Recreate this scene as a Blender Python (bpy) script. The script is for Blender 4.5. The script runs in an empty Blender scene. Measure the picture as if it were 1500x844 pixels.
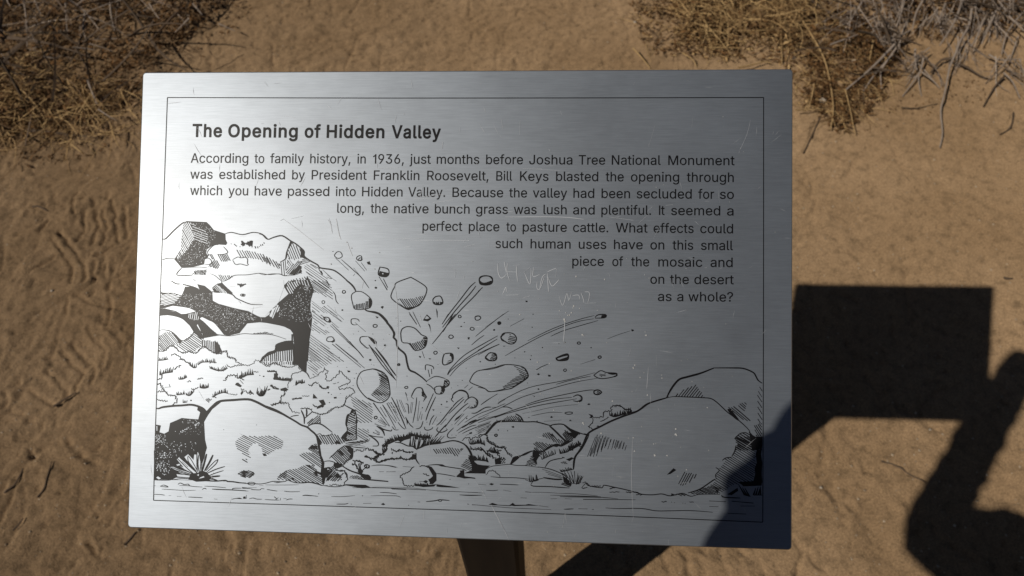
import bpy, math, random
import numpy as np
from mathutils import Vector, Matrix
from mathutils.geometry import tessellate_polygon

SC = bpy.context.scene
COL = SC.collection

# ------------------------------------------------------------------ camera, world, sun, exposure
CAM_H = 1.40326
F_PX = 1125.85                      # focal length for a 1500 px wide frame
# camera axes in the world: columns are right, up, backward
CR = Matrix(((0.9987463, 0.0500584, 0.0),
             (-0.0408700, 0.8154242, -0.5774193),
             (-0.0289047, 0.5766954, 0.8164478)))
cam_d = bpy.data.cameras.new('camera')
cam_d.sensor_width = 36.0
cam_d.lens = F_PX / 1500.0 * 36.0
cam_d.clip_start = 0.004
cam_d.clip_end = 500.0
cam_d.dof.use_dof = True
cam_d.dof.focus_distance = 0.45
cam_d.dof.aperture_fstop = 17.0
cam = bpy.data.objects.new('camera', cam_d)
COL.objects.link(cam)
cam.matrix_world = Matrix.Translation((0, 0, CAM_H)) @ CR.to_4x4()
SC.camera = cam

LIGHT = Vector((0.5806055, 0.37369754, -0.72335842)).normalized()   # direction the sunlight travels
world = bpy.data.worlds.new('World')
SC.world = world
world.use_nodes = True
wn = world.node_tree
sky = wn.nodes.new('ShaderNodeTexSky')
sky.sky_type = 'NISHITA'
sky.sun_disc = False
sky.sun_elevation = math.asin(-LIGHT.z)
sky.sun_rotation = math.atan2(-LIGHT.x, -LIGHT.y)
sky.altitude = 1300.0
sky.air_density = 0.55      # clear, dry desert air
sky.dust_density = 1.0
sky.ozone_density = 0.0
bg = wn.nodes['Background']
bg.inputs['Strength'].default_value = 0.05
wn.links.new(sky.outputs[0], bg.inputs['Color'])

sun_d = bpy.data.lights.new('sun', 'SUN')
sun_d.energy = 5.0
sun_d.angle = math.radians(0.53)
sun_d.color = (1.0, 0.935, 0.84)
sun = bpy.data.objects.new('sun', sun_d)
COL.objects.link(sun)
sun.location = (-3, -2, 4)
sun.rotation_euler = (-LIGHT).to_track_quat('Z', 'Y').to_euler()

SC.view_settings.view_transform = 'Standard'
SC.view_settings.look = 'None'
SC.view_settings.exposure = -0.75
SC.view_settings.gamma = 1.0

random.seed(7)
RNG = np.random.default_rng(11)

# ------------------------------------------------------------------ helpers
def link(o, parent=None):
    COL.objects.link(o)
    if parent is not None:
        o.parent = parent
    return o

def mesh_obj(name, verts, faces, mats, parent=None, midx=None, smooth=False):
    me = bpy.data.meshes.new(name)
    me.from_pydata([tuple(v) for v in verts], [], [tuple(f) for f in faces])
    for m in (mats if isinstance(mats, (list, tuple)) else [mats]):
        me.materials.append(m)
    if midx is not None:
        me.polygons.foreach_set('material_index', midx)
    if smooth:
        me.polygons.foreach_set('use_smooth', [True] * len(me.polygons))
    me.update()
    return link(bpy.data.objects.new(name, me), parent)

def tag(o, label=None, cat=None, group=None, kind=None):
    if label: o['label'] = label
    if cat: o['category'] = cat
    if group: o['group'] = group
    if kind: o['kind'] = kind
    return o

def empty(name, loc=(0, 0, 0)):
    o = bpy.data.objects.new(name, None)
    o.empty_display_size = 0.05
    o.location = loc
    return link(o)

def ray(px, py):
    return CR @ Vector(((px - 750.0) / F_PX, -(py - 422.0) / F_PX, -1.0))

def ground_pt(px, py, z=0.0):
    """where the line of sight through a photograph pixel meets the height z"""
    r = ray(px, py)
    t = (z - CAM_H) / r.z
    return Vector((r.x * t, r.y * t, z))

# ------------------------------------------------------------------ materials
def new_mat(name):
    m = bpy.data.materials.new(name)
    m.use_nodes = True
    nt = m.node_tree
    return m, nt, nt.nodes['Principled BSDF']

def N(nt, kind, **kw):
    n = nt.nodes.new(kind)
    for k, v in kw.items():
        if k.startswith('i_'):
            n.inputs[k[2:].replace('_', ' ')].default_value = v
        else:
            setattr(n, k, v)
    return n

def ramp(nt, src, stops):
    r = nt.nodes.new('ShaderNodeValToRGB')
    e = r.color_ramp.elements
    while len(e) < len(stops):
        e.new(0.5)
    for el, (p, c) in zip(e, stops):
        el.position = p
        el.color = (c[0], c[1], c[2], 1) if isinstance(c, (tuple, list)) else (c, c, c, 1)
    nt.links.new(src, r.inputs[0])
    return r

def plain(name, col, rough=0.8, metal=0.0, spec=0.5):
    m, nt, b = new_mat(name)
    b.inputs['Base Color'].default_value = (*col, 1)
    b.inputs['Roughness'].default_value = rough
    b.inputs['Metallic'].default_value = metal
    b.inputs['Specular IOR Level'].default_value = spec
    return m

def brushed_metal(name, base=(0.268, 0.297, 0.334), rough=0.515):
    m, nt, b = new_mat(name)
    L = nt.links.new
    tc = N(nt, 'ShaderNodeTexCoord')
    mp = N(nt, 'ShaderNodeMapping')
    mp.inputs['Scale'].default_value = (75, 1700, 1)
    L(tc.outputs['Object'], mp.inputs[0])
    fine = N(nt, 'ShaderNodeTexNoise', i_Scale=1.0, i_Detail=3.0, i_Roughness=0.6)
    L(mp.outputs[0], fine.inputs[0])
    mp2 = N(nt, 'ShaderNodeMapping')
    mp2.inputs['Scale'].default_value = (34, 420, 1)
    L(tc.outputs['Object'], mp2.inputs[0])
    broad = N(nt, 'ShaderNodeTexNoise', i_Scale=1.0, i_Detail=4.0, i_Roughness=0.65)
    L(mp2.outputs[0], broad.inputs[0])
    cloud = N(nt, 'ShaderNodeTexNoise', i_Scale=14.0, i_Detail=5.0, i_Roughness=0.6)
    L(tc.outputs['Object'], cloud.inputs[0])
    # grime and wear: small changes of colour
    add = N(nt, 'ShaderNodeMath', operation='ADD')
    hb = N(nt, 'ShaderNodeMath', operation='MULTIPLY_ADD')
    hb.inputs[1].default_value = 0.45; hb.inputs[2].default_value = 0.275
    L(broad.outputs[0], hb.inputs[0])
    L(fine.outputs[0], add.inputs[0]); L(hb.outputs[0], add.inputs[1])
    c = ramp(nt, add.outputs[0], [(0.0, tuple(x * 0.60 for x in base)), (1.0, tuple(x * 1.38 for x in base))])
    c.color_ramp.elements[0].position = 0.72
    c.color_ramp.elements[1].position = 1.0
    mr = N(nt, 'ShaderNodeMapRange')
    mr.inputs[1].default_value = 0.7; mr.inputs[2].default_value = 1.3
    mr.inputs[3].default_value = 0.0; mr.inputs[4].default_value = 1.0
    L(add.outputs[0], mr.inputs[0])
    mix = N(nt, 'ShaderNodeMix', data_type='RGBA')
    mix.inputs[6].default_value = (*[x * 0.88 for x in base], 1)
    mix.inputs[7].default_value = (*[x * 1.13 for x in base], 1)
    L(mr.outputs[0], mix.inputs[0])
    mix2 = N(nt, 'ShaderNodeMix', data_type='RGBA', blend_type='MULTIPLY')
    mix2.inputs[0].default_value = 1.0
    L(mix.outputs[2], mix2.inputs[6])
    cl = ramp(nt, cloud.outputs[0], [(0.32, 0.86), (0.5, 0.98), (0.72, 1.08)])
    L(cl.outputs[0], mix2.inputs[7])
    L(mix2.outputs[2], b.inputs['Base Color'])
    nt.nodes.remove(c)
    r2 = N(nt, 'ShaderNodeMapRange')
    r2.inputs[1].default_value = 0.7; r2.inputs[2].default_value = 1.3
    r2.inputs[3].default_value = rough - 0.006; r2.inputs[4].default_value = rough + 0.006
    L(add.outputs[0], r2.inputs[0])
    L(r2.outputs[0], b.inputs['Roughness'])
    bp = N(nt, 'ShaderNodeBump', i_Strength=0.25, i_Distance=0.00004)
    L(fine.outputs[0], bp.inputs['Height'])
    L(bp.outputs[0], b.inputs['Normal'])
    b.inputs['Metallic'].default_value = 0.85
    b.inputs['Specular IOR Level'].default_value = 0.3
    # brushed along x: the highlight spreads across the grain
    vt = N(nt, 'ShaderNodeVectorTransform', vector_type='VECTOR', convert_from='OBJECT', convert_to='WORLD')
    vt.inputs[0].default_value = (0, 1, 0)
    L(vt.outputs[0], b.inputs['Tangent'])
    b.inputs['Anisotropic'].default_value = 0.32
    b.inputs['Coat Weight'].default_value = 0.7       # thin clear anodised film
    b.inputs['Coat Roughness'].default_value = 0.33
    return m

M_METAL = brushed_metal('brushed_aluminium')
M_INK = plain('black_etched_ink', (0.004, 0.004, 0.005), 0.38, 0.0, 0.20)
M_SCRATCH = plain('scratched_bare_metal', (0.43, 0.45, 0.48), 0.6, 0.8)
M_SPOT = plain('pale_dried_spot', (0.42, 0.42, 0.41), 0.7)

def soil_mat():
    m, nt, b = new_mat('sandy_soil')
    L = nt.links.new
    tc = N(nt, 'ShaderNodeTexCoord')
    n1 = N(nt, 'ShaderNodeTexNoise', i_Scale=2.2, i_Detail=6.0, i_Roughness=0.6)
    n2 = N(nt, 'ShaderNodeTexNoise', i_Scale=45.0, i_Detail=6.0, i_Roughness=0.65)
    n3 = N(nt, 'ShaderNodeTexNoise', i_Scale=300.0, i_Detail=3.0, i_Roughness=0.7)
    vo = N(nt, 'ShaderNodeTexVoronoi', i_Scale=300.0)
    for n in (n1, n2, n3, vo):
        L(tc.outputs['Object'], n.inputs['Vector'])
    c1 = ramp(nt, n1.outputs[0], [(0.32, (0.258, 0.168, 0.090)), (0.68, (0.352, 0.238, 0.136))])
    c2 = ramp(nt, n2.outputs[0], [(0.30, 0.66), (0.48, 1.0), (0.75, 1.16)])
    c3 = ramp(nt, n3.outputs[0], [(0.28, 0.62), (0.52, 1.0), (0.75, 1.40)])
    a = N(nt, 'ShaderNodeMix', data_type='RGBA', blend_type='MULTIPLY'); a.inputs[0].default_value = 1
    L(c1.outputs[0], a.inputs[6]); L(c2.outputs[0], a.inputs[7])
    a2 = N(nt, 'ShaderNodeMix', data_type='RGBA', blend_type='MULTIPLY'); a2.inputs[0].default_value = 1
    L(a.outputs[2], a2.inputs[6]); L(c3.outputs[0], a2.inputs[7])
    # the odd pale grain of quartz
    g = ramp(nt, vo.outputs['Distance'], [(0.0, 1.0), (0.10, 0.0)])
    vc = ramp(nt, vo.outputs['Color'], [(0.86, 0.0), (0.93, 1.0)])
    gm = N(nt, 'ShaderNodeMath', operation='MULTIPLY')
    L(g.outputs[0], gm.inputs[0]); L(vc.outputs[0], gm.inputs[1])
    a3 = N(nt, 'ShaderNodeMix', data_type='RGBA')
    a3.inputs[7].default_value = (0.55, 0.47, 0.36, 1)
    L(gm.outputs[0], a3.inputs[0]); L(a2.outputs[2], a3.inputs[6])
    L(a3.outputs[2], b.inputs['Base Color'])
    b.inputs['Roughness'].default_value = 0.95
    b.inputs['Specular IOR Level'].default_value = 0.1
    b.inputs['Diffuse Roughness'].default_value = 1.0
    s1 = N(nt, 'ShaderNodeMath', operation='MULTIPLY'); s1.inputs[1].default_value = 0.55
    L(n3.outputs[0], s1.inputs[0])
    s2 = N(nt, 'ShaderNodeMath', operation='ADD')
    L(n2.outputs[0], s2.inputs[0]); L(s1.outputs[0], s2.inputs[1])
    bp = N(nt, 'ShaderNodeBump', i_Strength=0.8, i_Distance=0.006)
    L(s2.outputs[0], bp.inputs['Height'])
    L(bp.outputs[0], b.inputs['Normal'])
    return m
M_SOIL = soil_mat()

def straw_mat(name, c_dark, c_light, rough=0.75):
    """colour varies from stalk to stalk (random per island) and along it"""
    m, nt, b = new_mat(name)
    L = nt.links.new
    geo = N(nt, 'ShaderNodeNewGeometry')
    tc = N(nt, 'ShaderNodeTexCoord')
    n = N(nt, 'ShaderNodeTexNoise', i_Scale=60.0, i_Detail=3.0)
    L(tc.outputs['Object'], n.inputs['Vector'])
    s = N(nt, 'ShaderNodeMath', operation='MULTIPLY_ADD')
    s.inputs[1].default_value = 0.5; L(n.outputs[0], s.inputs[0]); 
    h = N(nt, 'ShaderNodeMath', operation='MULTIPLY'); h.inputs[1].default_value = 0.75
    L(geo.outputs['Random Per Island'], h.inputs[0])
    L(h.outputs[0], s.inputs[2])
    r = ramp(nt, s.outputs[0], [(0.15, c_dark), (1.0, c_light)])
    L(r.outputs[0], b.inputs['Base Color'])
    b.inputs['Roughness'].default_value = rough
    b.inputs['Specular IOR Level'].default_value = 0.25
    return m
M_GOLD = straw_mat('golden_dry_straw', (0.13, 0.065, 0.022), (0.58, 0.39, 0.18))
M_BROWN = straw_mat('brown_dry_straw', (0.06, 0.034, 0.016), (0.34, 0.22, 0.12))
M_LITTER = straw_mat('dead_leaf_litter', (0.018, 0.009, 0.004), (0.19, 0.096, 0.034), 0.85)
M_TWIG = straw_mat('weathered_grey_twig', (0.10, 0.075, 0.058), (0.42, 0.34, 0.27))
M_DARKTWIG = straw_mat('dark_twig', (0.05, 0.035, 0.022), (0.13, 0.09, 0.06))
M_PEBBLE = straw_mat('pebble_stone', (0.22, 0.17, 0.12), (0.50, 0.43, 0.34))

def wood_post_mat():
    m, nt, b = new_mat('dark_brown_post')
    L = nt.links.new
    tc = N(nt, 'ShaderNodeTexCoord')
    mp = N(nt, 'ShaderNodeMapping'); mp.inputs['Scale'].default_value = (60, 60, 4)
    L(tc.outputs['Object'], mp.inputs[0])
    n = N(nt, 'ShaderNodeTexNoise', i_Scale=1.0, i_Detail=5.0)
    L(mp.outputs[0], n.inputs['Vector'])
    r = ramp(nt, n.outputs[0], [(0.3, (0.006, 0.004, 0.003)), (0.7, (0.013, 0.009, 0.006))])
    L(r.outputs[0], b.inputs['Base Color'])
    b.inputs['Roughness'].default_value = 0.7
    b.inputs['Specular IOR Level'].default_value = 0.2
    bp = N(nt, 'ShaderNodeBump', i_Strength=0.3, i_Distance=0.001)
    L(n.outputs[0], bp.inputs['Height']); L(bp.outputs[0], b.inputs['Normal'])
    return m
M_POST = wood_post_mat()

# strokes of the line drawing, traced in enlarged views of the photograph: '@x y scale' sets the view
DRAWING = """
@220 310 7.035
L 12 125,280 160,280 245,195 330,122 372,108
F 345,118 375,98 580,108 615,140 655,190 775,228 778,290 795,325 780,345 700,340 650,345 585,390 575,430 600,455 590,480 565,490 555,545 440,572 320,578 250,490 320,380 322,300 330,200
K 380 2.4 350,130 570,120 700,240 640,330 570,400 570,470 540,530 340,560 270,490 340,370
h 62 17 7 345,120 420,110 455,290 360,420 300,480 262,480 320,380 330,200
h 20 22 4 430,120 600,220 590,330 440,280
L 8 125,498 180,482 250,482
L 9 250,490 325,575
L 9 325,580 275,655 430,655 440,650
L 6 330,580 500,572 590,580
H 45 9 6 430,645 465,608 585,598 570,655
K 14 2.5 450,620 570,610 560,650 450,645
L 7 585,435 600,400 655,348 700,342
L 7 755,362 800,418 760,440 700,442
H 62 14 8 585,435 640,435 720,560 690,590 590,565 650,500
H 62 17 8 690,440 790,440 832,505 730,520
L 7 565,490 600,480 632,510 620,540 560,545
L 7 850,495 905,468 935,478 980,470 1003,490 1003,535 1012,548 995,556 930,540 880,545 850,500
H 60 20 7 885,400 1000,400 1160,440 1340,540 1350,590 1270,560 1150,500 1000,480 930,470
H 40 18 7 820,325 870,335 940,365 890,360
H 75 11 8 930,290 985,330 965,358 940,352
H 95 12 9 985,345 1000,305 1060,298 1050,365
H 70 20 8 1060,350 1110,360 1195,305 1160,350 1110,380 1065,375
L 6 620,640 670,662 740,715 800,700 870,658 1000,652 1125,636 1220,650 1330,642 1380,660 1407,655
H 60 18 6 680,650 800,655 880,655 830,690 745,715
L 6 745,715 740,740 850,842
F 740,735 850,842 800,842 735,770
H 50 13 8 640,790 690,745 740,740 850,842 770,840
F 640,795 690,745 740,800 720,835 660,830
h 50 14 4 650,790 690,750 800,842 740,842
H 60 14 7 900,745 1000,740 930,780
L 8 215,713 265,742 305,745
L 7 445,698 468,715
L 8 335,748 440,775 500,800
F 360,775 440,775 510,805 485,748 560,765 640,830 640,842 340,842
L 7 110,822 125,838 230,842
F 1380,760 1407,735 1407,800 1390,790
L 9 775,228 840,215 950,238 1060,215 1150,232 1210,282
@380 310 7.035
L 13 0,232 30,240 85,286 150,265 235,250 320,302 370,330 420,370 460,410 462,460 520,505 600,550 625,580 740,598 800,625 880,690 960,770 995,825
F 320,300 345,315 290,400 275,500 265,480 275,420
F 420,370 462,412 465,465 500,498 425,470 425,410
L 9 325,310 290,395 275,480 212,522
H 68 22 8 325,320 360,330 430,400 430,480 360,500 290,480 290,410
H 55 20 5 285,480 300,480 350,540 285,600
H -50 18 7 270,645 280,590 400,510 440,510 370,655
F 300,650 410,550 440,570 360,655
H -18 14 6 395,520 470,482 530,515 420,550
H 85 24 7 210,520 280,490 300,500 265,660 215,640
H -60 10 9 350,655 430,575 435,640
H 60 26 6 0,455 70,475 130,500 210,540 210,600 100,555 0,500
L 6 0,640 50,652 130,642 210,645 260,662 370,655
H 35 21 5 470,545 540,545 700,690 725,790 690,842 560,842 540,780 500,640 460,600
F 475,620 560,680 510,650
L 5 530,540 620,590 605,560
L 9 610,590 650,650 635,610
L 5 650,600 745,690 690,672
L 4 700,655 795,720
L 7 685,705 700,725 720,762
L 6 755,822 775,842
H 58 26 8 260,770 305,720 350,690 500,665 550,790 550,842 300,842
F 380,842 410,780 480,700 490,670 520,720 548,790 550,842
K 30 3 400,800 480,720 540,800 540,842
L 8 258,770 305,712
L 8 258,775 300,842
L 9 490,665 548,790 550,842
O 8 815,448 40,33
L 7 785,480 920,605
L 7 845,495 975,610 1050,680 1130,790
L 4 970,580 1055,685
L 4 985,640 965,665
O 9 1030,480 28,26
O 9 1040,492 18,14
L 6 990,508 1085,615
L 6 1048,525 1105,605
F 1105,522 1135,512 1148,550 1118,545
L 8 1240,572 1320,588 1335,635 1300,672 1225,650 1240,572
F 1240,612 1335,635 1300,672 1225,655
E 1262,635 1280,632 1275,652
L 6 1232,672 1318,805
L 6 1278,692 1322,782
D 1195,712 7
D 1200,786 13
O 8 870,828 16,17
D 757,412 5
@220 410 7.035
L 8 215,10 265,40 305,45
L 8 335,48 440,75 500,95
F 105,140 130,132 230,132 325,160 365,70 440,78 510,105 485,45 560,65 640,125 645,215 700,245 860,290 1010,322 1100,370 1150,390 1190,390 1235,360 1235,315 1330,245 1407,160 1407,490 1330,470 1200,445 1130,438 1000,450 920,550 800,578 765,568 690,460 600,410 535,380 510,400 480,470 560,600 520,610 450,540 380,430 300,385 200,365 95,370 95,300 150,295 260,320 320,352 370,350 470,325 410,295 330,280 230,268 150,292 95,300
h 165 14 7 110,150 230,140 320,165 250,240 110,270
K 480 2.3 350,120 630,130 630,220 1000,340 1120,400 980,440 900,520 800,560 700,440 560,370 430,310 240,240
K 60 3 740,340 1000,340 1130,400 1000,430 760,390
E 1262,300 1300,280 1240,385 1230,370
h 115 18 7 1250,310 1330,255 1330,300 1260,400
F 460,400 560,600 700,575 765,568 690,560 620,500 560,440 510,400
L 7 510,395 535,382 600,412 670,450 765,568
h 100 20 6 380,350 500,330 500,420 400,410
H 80 18 7 520,400 560,440 640,520 700,565 560,600 500,520
L 8 95,370 180,362 300,385 370,430 450,535 340,630 240,550 195,525 130,515 95,522
H 50 17 7 90,575 180,530 240,550 330,635 260,680 90,610
H 35 19 8 330,635 450,540 560,610 520,690 440,755 350,750 260,680
H 50 17 7 90,600 260,680 200,690 150,730 90,735
F 240,550 270,570 330,640 300,660
L 6 545,605 590,575 690,568 820,578 960,555 1060,560 1200,560 1290,575 1400,612
H -20 9 5 1030,555 1200,535 1280,560 1150,562
H 88 18 8 530,620 680,635 720,680 740,765 680,760 590,700 530,690
F 670,635 720,680 700,765 670,745
J 8 9 85,735 150,735 190,690 230,685 265,700 300,740 350,755 400,735 440,755 490,740 530,690 570,690 600,720 690,765 740,740 790,735 800,790 880,812 880,840
L 12 1140,842 1170,790 1290,735 1300,670 1407,630
D 955,158 13
O 7 955,158 24,13
H 60 14 8 895,45 1000,40 930,80
L 9 640,120 680,130 770,130 850,155 880,185 940,215 1040,252 1160,256
F 640,80 690,40 740,30 860,160 800,140 720,132 660,125
h 48 16 5 680,45 760,100 800,142 740,130
@380 410 7.035
F 255,75 300,20 350,5 500,0 550,90 548,150 530,210 525,300 545,380 535,500 515,620 500,842 365,842 355,650 345,550 320,515 250,480 160,455 0,435 0,385 60,385 105,355 105,310 170,280 190,240 300,145
E 30,2 250,2 255,70 200,230 60,375 10,380
h 60 24 9 265,75 305,22 420,20 400,60 340,140 300,140
h 70 26 7 350,0 500,0 520,60 440,60
K 190 3.0 330,160 520,60 530,260 520,420 400,440 200,390 180,330
h 112 20 10 125,320 190,260 210,290 140,400 120,390
E 160,290 130,385 120,380 150,295
F 165,720 170,680 260,630 330,625 330,560 345,560 345,640 365,700 360,842 350,842 340,720 200,740
H 88 22 9 10,842 60,790 160,745 250,700 360,700 365,842
L 14 10,842 60,780 160,745 175,690 270,640 330,630
J 9 12 10,830 60,785 170,740 260,690 350,680
H 35 21 5 530,0 700,20 740,60 760,215 700,180 560,120
H 37 27 5 535,215 620,280 720,350 850,430 700,340 545,330
H 36 22 5 540,310 700,400 680,480 560,440
H 36 20 5 540,440 730,545 670,570 540,520
H 36 22 5 530,560 760,740 900,842 520,842 510,700
H 36 22 5 660,260 860,420 840,430 640,290
L 4 535,215 700,345
L 4 700,262 870,412
L 4 665,270 855,435
L 4 545,320 650,410
L 5 545,385 660,470
L 7 685,0 720,62
L 7 755,118 780,155 790,215 815,250
O 8 870,123 16,16
O 7 658,230 15,15
L 8 995,120 1065,128 1150,200 1150,270 1100,300 990,303 965,260 948,160 995,120
H 95 17 9 975,255 1050,248 1150,200 1150,270 1100,303 985,303
F 1130,190 1152,200 1150,275 1130,290
L 14 890,0 960,60 995,120
L 17 1090,305 1110,320 1225,348 1270,385 1320,445 1355,495 1390,550 1385,595 1407,615
D 855,312 10
F 1250,285 1270,268 1280,280 1268,300
F 1195,375 1225,382 1212,398
O 8 1192,475 20,17
L 10 660,385 710,390 735,432 710,435 680,420 660,385
F 720,400 738,432 705,440
L 5 740,430 815,495
L 7 745,455 1000,715 1075,805
L 7 730,470 1015,735
L 8 1030,430 1010,405 950,405 948,450 975,465 1005,462
L 5 985,440 1095,535
O 9 730,612 38,28
F 735,640 775,610 778,635 755,648
L 8 750,660 970,842
L 8 785,658 1015,842
L 9 1125,705 1105,700 1040,640 1045,590 1110,585
F 1110,580 1160,598 1210,640 1205,665 1180,660 1140,610
L 9 1130,670 1265,842
L 8 1190,695 1310,842
D 1142,827 12
F 1280,672 1305,668 1295,688
D 1168,558 4
D 1020,530 4
D 970,558 4
D 705,495 4
D 1278,612 3
D 1340,565 4
D 715,798 4
D 855,832 4
D 822,798 4
@220 500 7.035
J 8 9 85,100 150,100 190,55 240,50 265,65 300,105 350,120 400,100 440,118 480,120 530,75 570,65 600,85 690,130 740,115 790,105 800,160 870,180 885,210 960,240 1000,250 1060,230 1090,195 1140,215 1170,215
F 690,0 715,50 740,100 700,125 670,110
L 13 1150,210 1180,160 1300,100 1300,50 1400,10
J 8 8 1170,215 1210,250 1280,222 1340,250 1407,265
T 8 26 12 250 85,200 140,195 190,185
J 10 10 215,160 225,135 270,140 310,160 330,190
J 12 12 300,185 340,190 400,235
T 9 34 12 270 410,250 450,275 475,270
T 9 30 14 260 495,245 530,220 600,215 680,222
J 8 8 610,230 640,215 680,222
T 10 42 13 280 100,350 150,330 230,320
J 10 14 245,300 290,260 320,245
T 9 26 10 260 300,395 340,390 380,370
J 9 10 380,420 415,410
J 10 6 480,390 545,380
T 11 32 12 260 515,480 560,485 600,475
J 9 8 430,490 445,500 500,475
T 9 30 13 250 620,280 700,305 760,300 800,275
J 10 8 625,270 690,300 760,300
J 9 9 790,245 830,265 900,245 970,245
J 12 14 760,410 800,370 850,345 890,370
T 10 46 13 275 900,385 960,370 1000,350 1070,345
J 8 6 1060,310 1115,320
F 885,430 905,425 945,460 930,475 875,450
J 10 10 915,380 970,400
L 8 925,400 960,440
D 1170,362 9
D 1130,352 6
J 14 10 1210,315 1300,310 1300,380
F 1265,380 1300,350 1330,400 1280,395
T 12 24 14 270 1290,395 1407,400
J 12 12 1240,460 1290,480 1320,490
F 1340,490 1400,485 1407,520 1360,510
T 13 52 14 280 1100,540 1140,565 1190,520
J 9 6 1200,505 1235,492
J 10 12 940,490 990,525 1060,545
F 930,540 950,500 960,530 940,555
T 9 36 13 270 650,575 700,545 760,530 800,540
J 9 7 640,570 680,580
J 7 6 800,540 860,550 900,548
F 1030,500 1065,545 1015,530
H 40 12 8 560,600 600,585 640,600 600,635
J 15 14 75,440 110,450 130,490 150,510
J 12 12 75,520 150,510 190,550 250,560 270,600 260,640 230,655
T 9 26 13 260 275,555 310,550 360,545
T 9 30 13 250 375,555 410,560 450,520
L 7 150,475 215,470
L 8 195,440 205,470
J 12 9 75,395 110,385 130,350
J 10 8 75,600 120,610 180,620
T 8 26 12 270 340,635 380,630
D 420,610 9
J 8 9 1370,510 1385,545 1340,580 1355,610 1340,640 1407,642
J 10 9 1245,655 1310,640 1340,630
L 17 65,690 90,692 130,678 240,665 330,660 420,653 490,668 550,695 580,730
F 490,680 540,690 590,720 650,660 710,618 740,620 640,700 590,770 550,842 205,842 270,815 325,790 400,798 500,805 515,730 485,710
K 20 3 330,805 500,815 480,842 330,842
L 19 580,730 640,670 715,618 850,605 1005,597 1090,622 1200,678 1300,720 1407,770
@380 500 7.035
F 360,0 520,0 505,100 490,200 485,310 480,330 405,265 400,240 345,245 350,100
H 90 22 8 20,212 350,212 350,240 210,240 80,250
L 14 0,215 40,170 90,120 160,95 180,40 260,10 360,0
J 8 8 0,215 80,255 110,250 150,215 210,250 330,265 400,240 410,280 450,300 400,320 350,330 330,370 330,400 300,420 290,460 300,480
L 10 440,300 490,330 515,375
J 8 9 515,380 545,375 600,350 620,320 665,310 665,270 680,290 710,310 700,325 680,330 690,400 720,408 760,390 770,370 820,330 820,305 860,330 890,370 930,400 920,435 870,450 810,480 820,495 890,490 900,480 960,488 980,530 940,550 910,570 890,620 870,655 830,685 780,680 700,740 620,750 550,730
H 38 22 5 520,40 720,180 760,240 700,240 600,300 610,340 560,350 500,280 500,100
H 37 24 5 590,0 760,140 700,120
L 4 490,240 600,300
L 4 500,100 640,210
D 715,162 4
D 760,150 4
D 822,168 5
D 857,200 5
D 900,268 4
D 805,260 4
D 1155,235 4
D 1180,247 4
F 905,300 935,305 935,318 912,320
D 998,332 5
D 965,455 5
D 978,382 5
D 1142,192 13
F 1165,0 1205,0 1205,20 1180,30
D 1293,40 11
T 11 14 14 270 85,315 160,315
F 150,330 180,330 190,370 230,385 330,380 325,410 240,408 150,395
T 9 20 14 270 150,395 320,400
F 110,450 130,445 160,485 200,490 190,500 140,490
F 215,490 270,475 300,500 270,515 220,510
J 9 8 80,508 110,490
T 12 40 14 280 0,565 40,560 65,520
J 8 9 260,510 260,545 210,580 230,600 210,630 290,640 320,690 350,730 420,735
J 10 10 125,660 190,640 215,630
T 10 30 12 260 375,455 410,430 465,430
F 400,400 430,420 468,430 430,440
J 11 9 500,450 540,460 560,430 610,430
J 12 8 615,450 640,480 690,490 720,470
D 705,472 15
T 8 16 12 270 620,470 670,495
J 6 5 760,440 790,432
J 6 5 800,430 820,420
D 712,530 9
D 742,548 5
D 835,540 4
F 765,575 795,572 795,590 770,592
D 722,632 6
J 12 9 335,605 380,590 440,590
T 8 14 12 270 340,600 440,590
J 7 5 440,565 515,565
F 555,540 575,560 600,590 550,590
F 610,610 660,600 685,650 640,680 590,700 600,670 640,650
J 12 8 545,655 600,680 660,670
J 9 7 420,700 450,690 490,690 540,700
L 14 485,700 488,740 482,770
L 13 430,710 460,780 462,842
L 13 545,725 470,790
L 7 530,700 545,725 600,745
L 16 0,645 90,678 170,710 240,748 310,790 370,825 400,842
L 7 325,780 350,768 405,762
L 9 622,755 630,842
L 9 870,655 940,690 990,715
L 9 955,700 935,745 905,765 900,842
L 9 985,710 1000,780 1010,842
H 36 22 6 930,560 1150,640 1170,720 1160,842 1020,842 1000,740 960,650
L 9 1165,285 1220,295 1305,355 1345,545 1270,630 1170,615 1080,560 1005,440 1045,320 1165,285
H 35 16 7 1215,310 1305,355 1345,545 1280,625 1200,600 1140,560 1250,440
L 17 1120,585 1190,620
O 8 1198,788 16,13
L 8 750,30 1045,270
L 8 785,28 1085,278
L 6 900,0 1015,100
L 6 930,0 1072,172
L 9 1130,40 1260,240 1400,395
L 9 1190,62 1300,210 1407,350
L 9 1040,10 1110,72 1130,68
L 8 1170,635 1320,842
L 8 1270,655 1407,842
L 6 1245,680 1310,780
L 6 1310,640 1407,800
L 6 1330,630 1407,740
L 6 1350,628 1407,700
L 9 1360,580 1407,660
@220 580 7.035
F 55,295 110,305 95,375 145,390 190,365 205,280 325,230 400,238 495,245 515,170 485,140 500,120 550,135 585,165 620,150 590,210 555,260 565,450 585,535 572,575 55,575 55,400
L 16 65,130 90,132 130,118 240,105 330,100 420,93 490,108 550,135 580,165
L 19 580,170 640,110 715,58 850,45 1005,37 1090,62 1200,118 1300,160 1407,210
E 66,310 74,310 74,360 68,360
E 60,100 62,100 62,101
K 16 4 460,300 500,270 510,290 470,310
K 30 3.4 300,370 400,320 390,350 330,380
K 60 3.6 60,400 160,400 160,480 60,500
K 60 3.6 70,500 300,450 480,470 460,580 180,640 70,640
K 60 3.4 60,640 180,620 220,740 180,830 60,820
K 30 2.6 230,340 540,280 550,400 240,400
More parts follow.
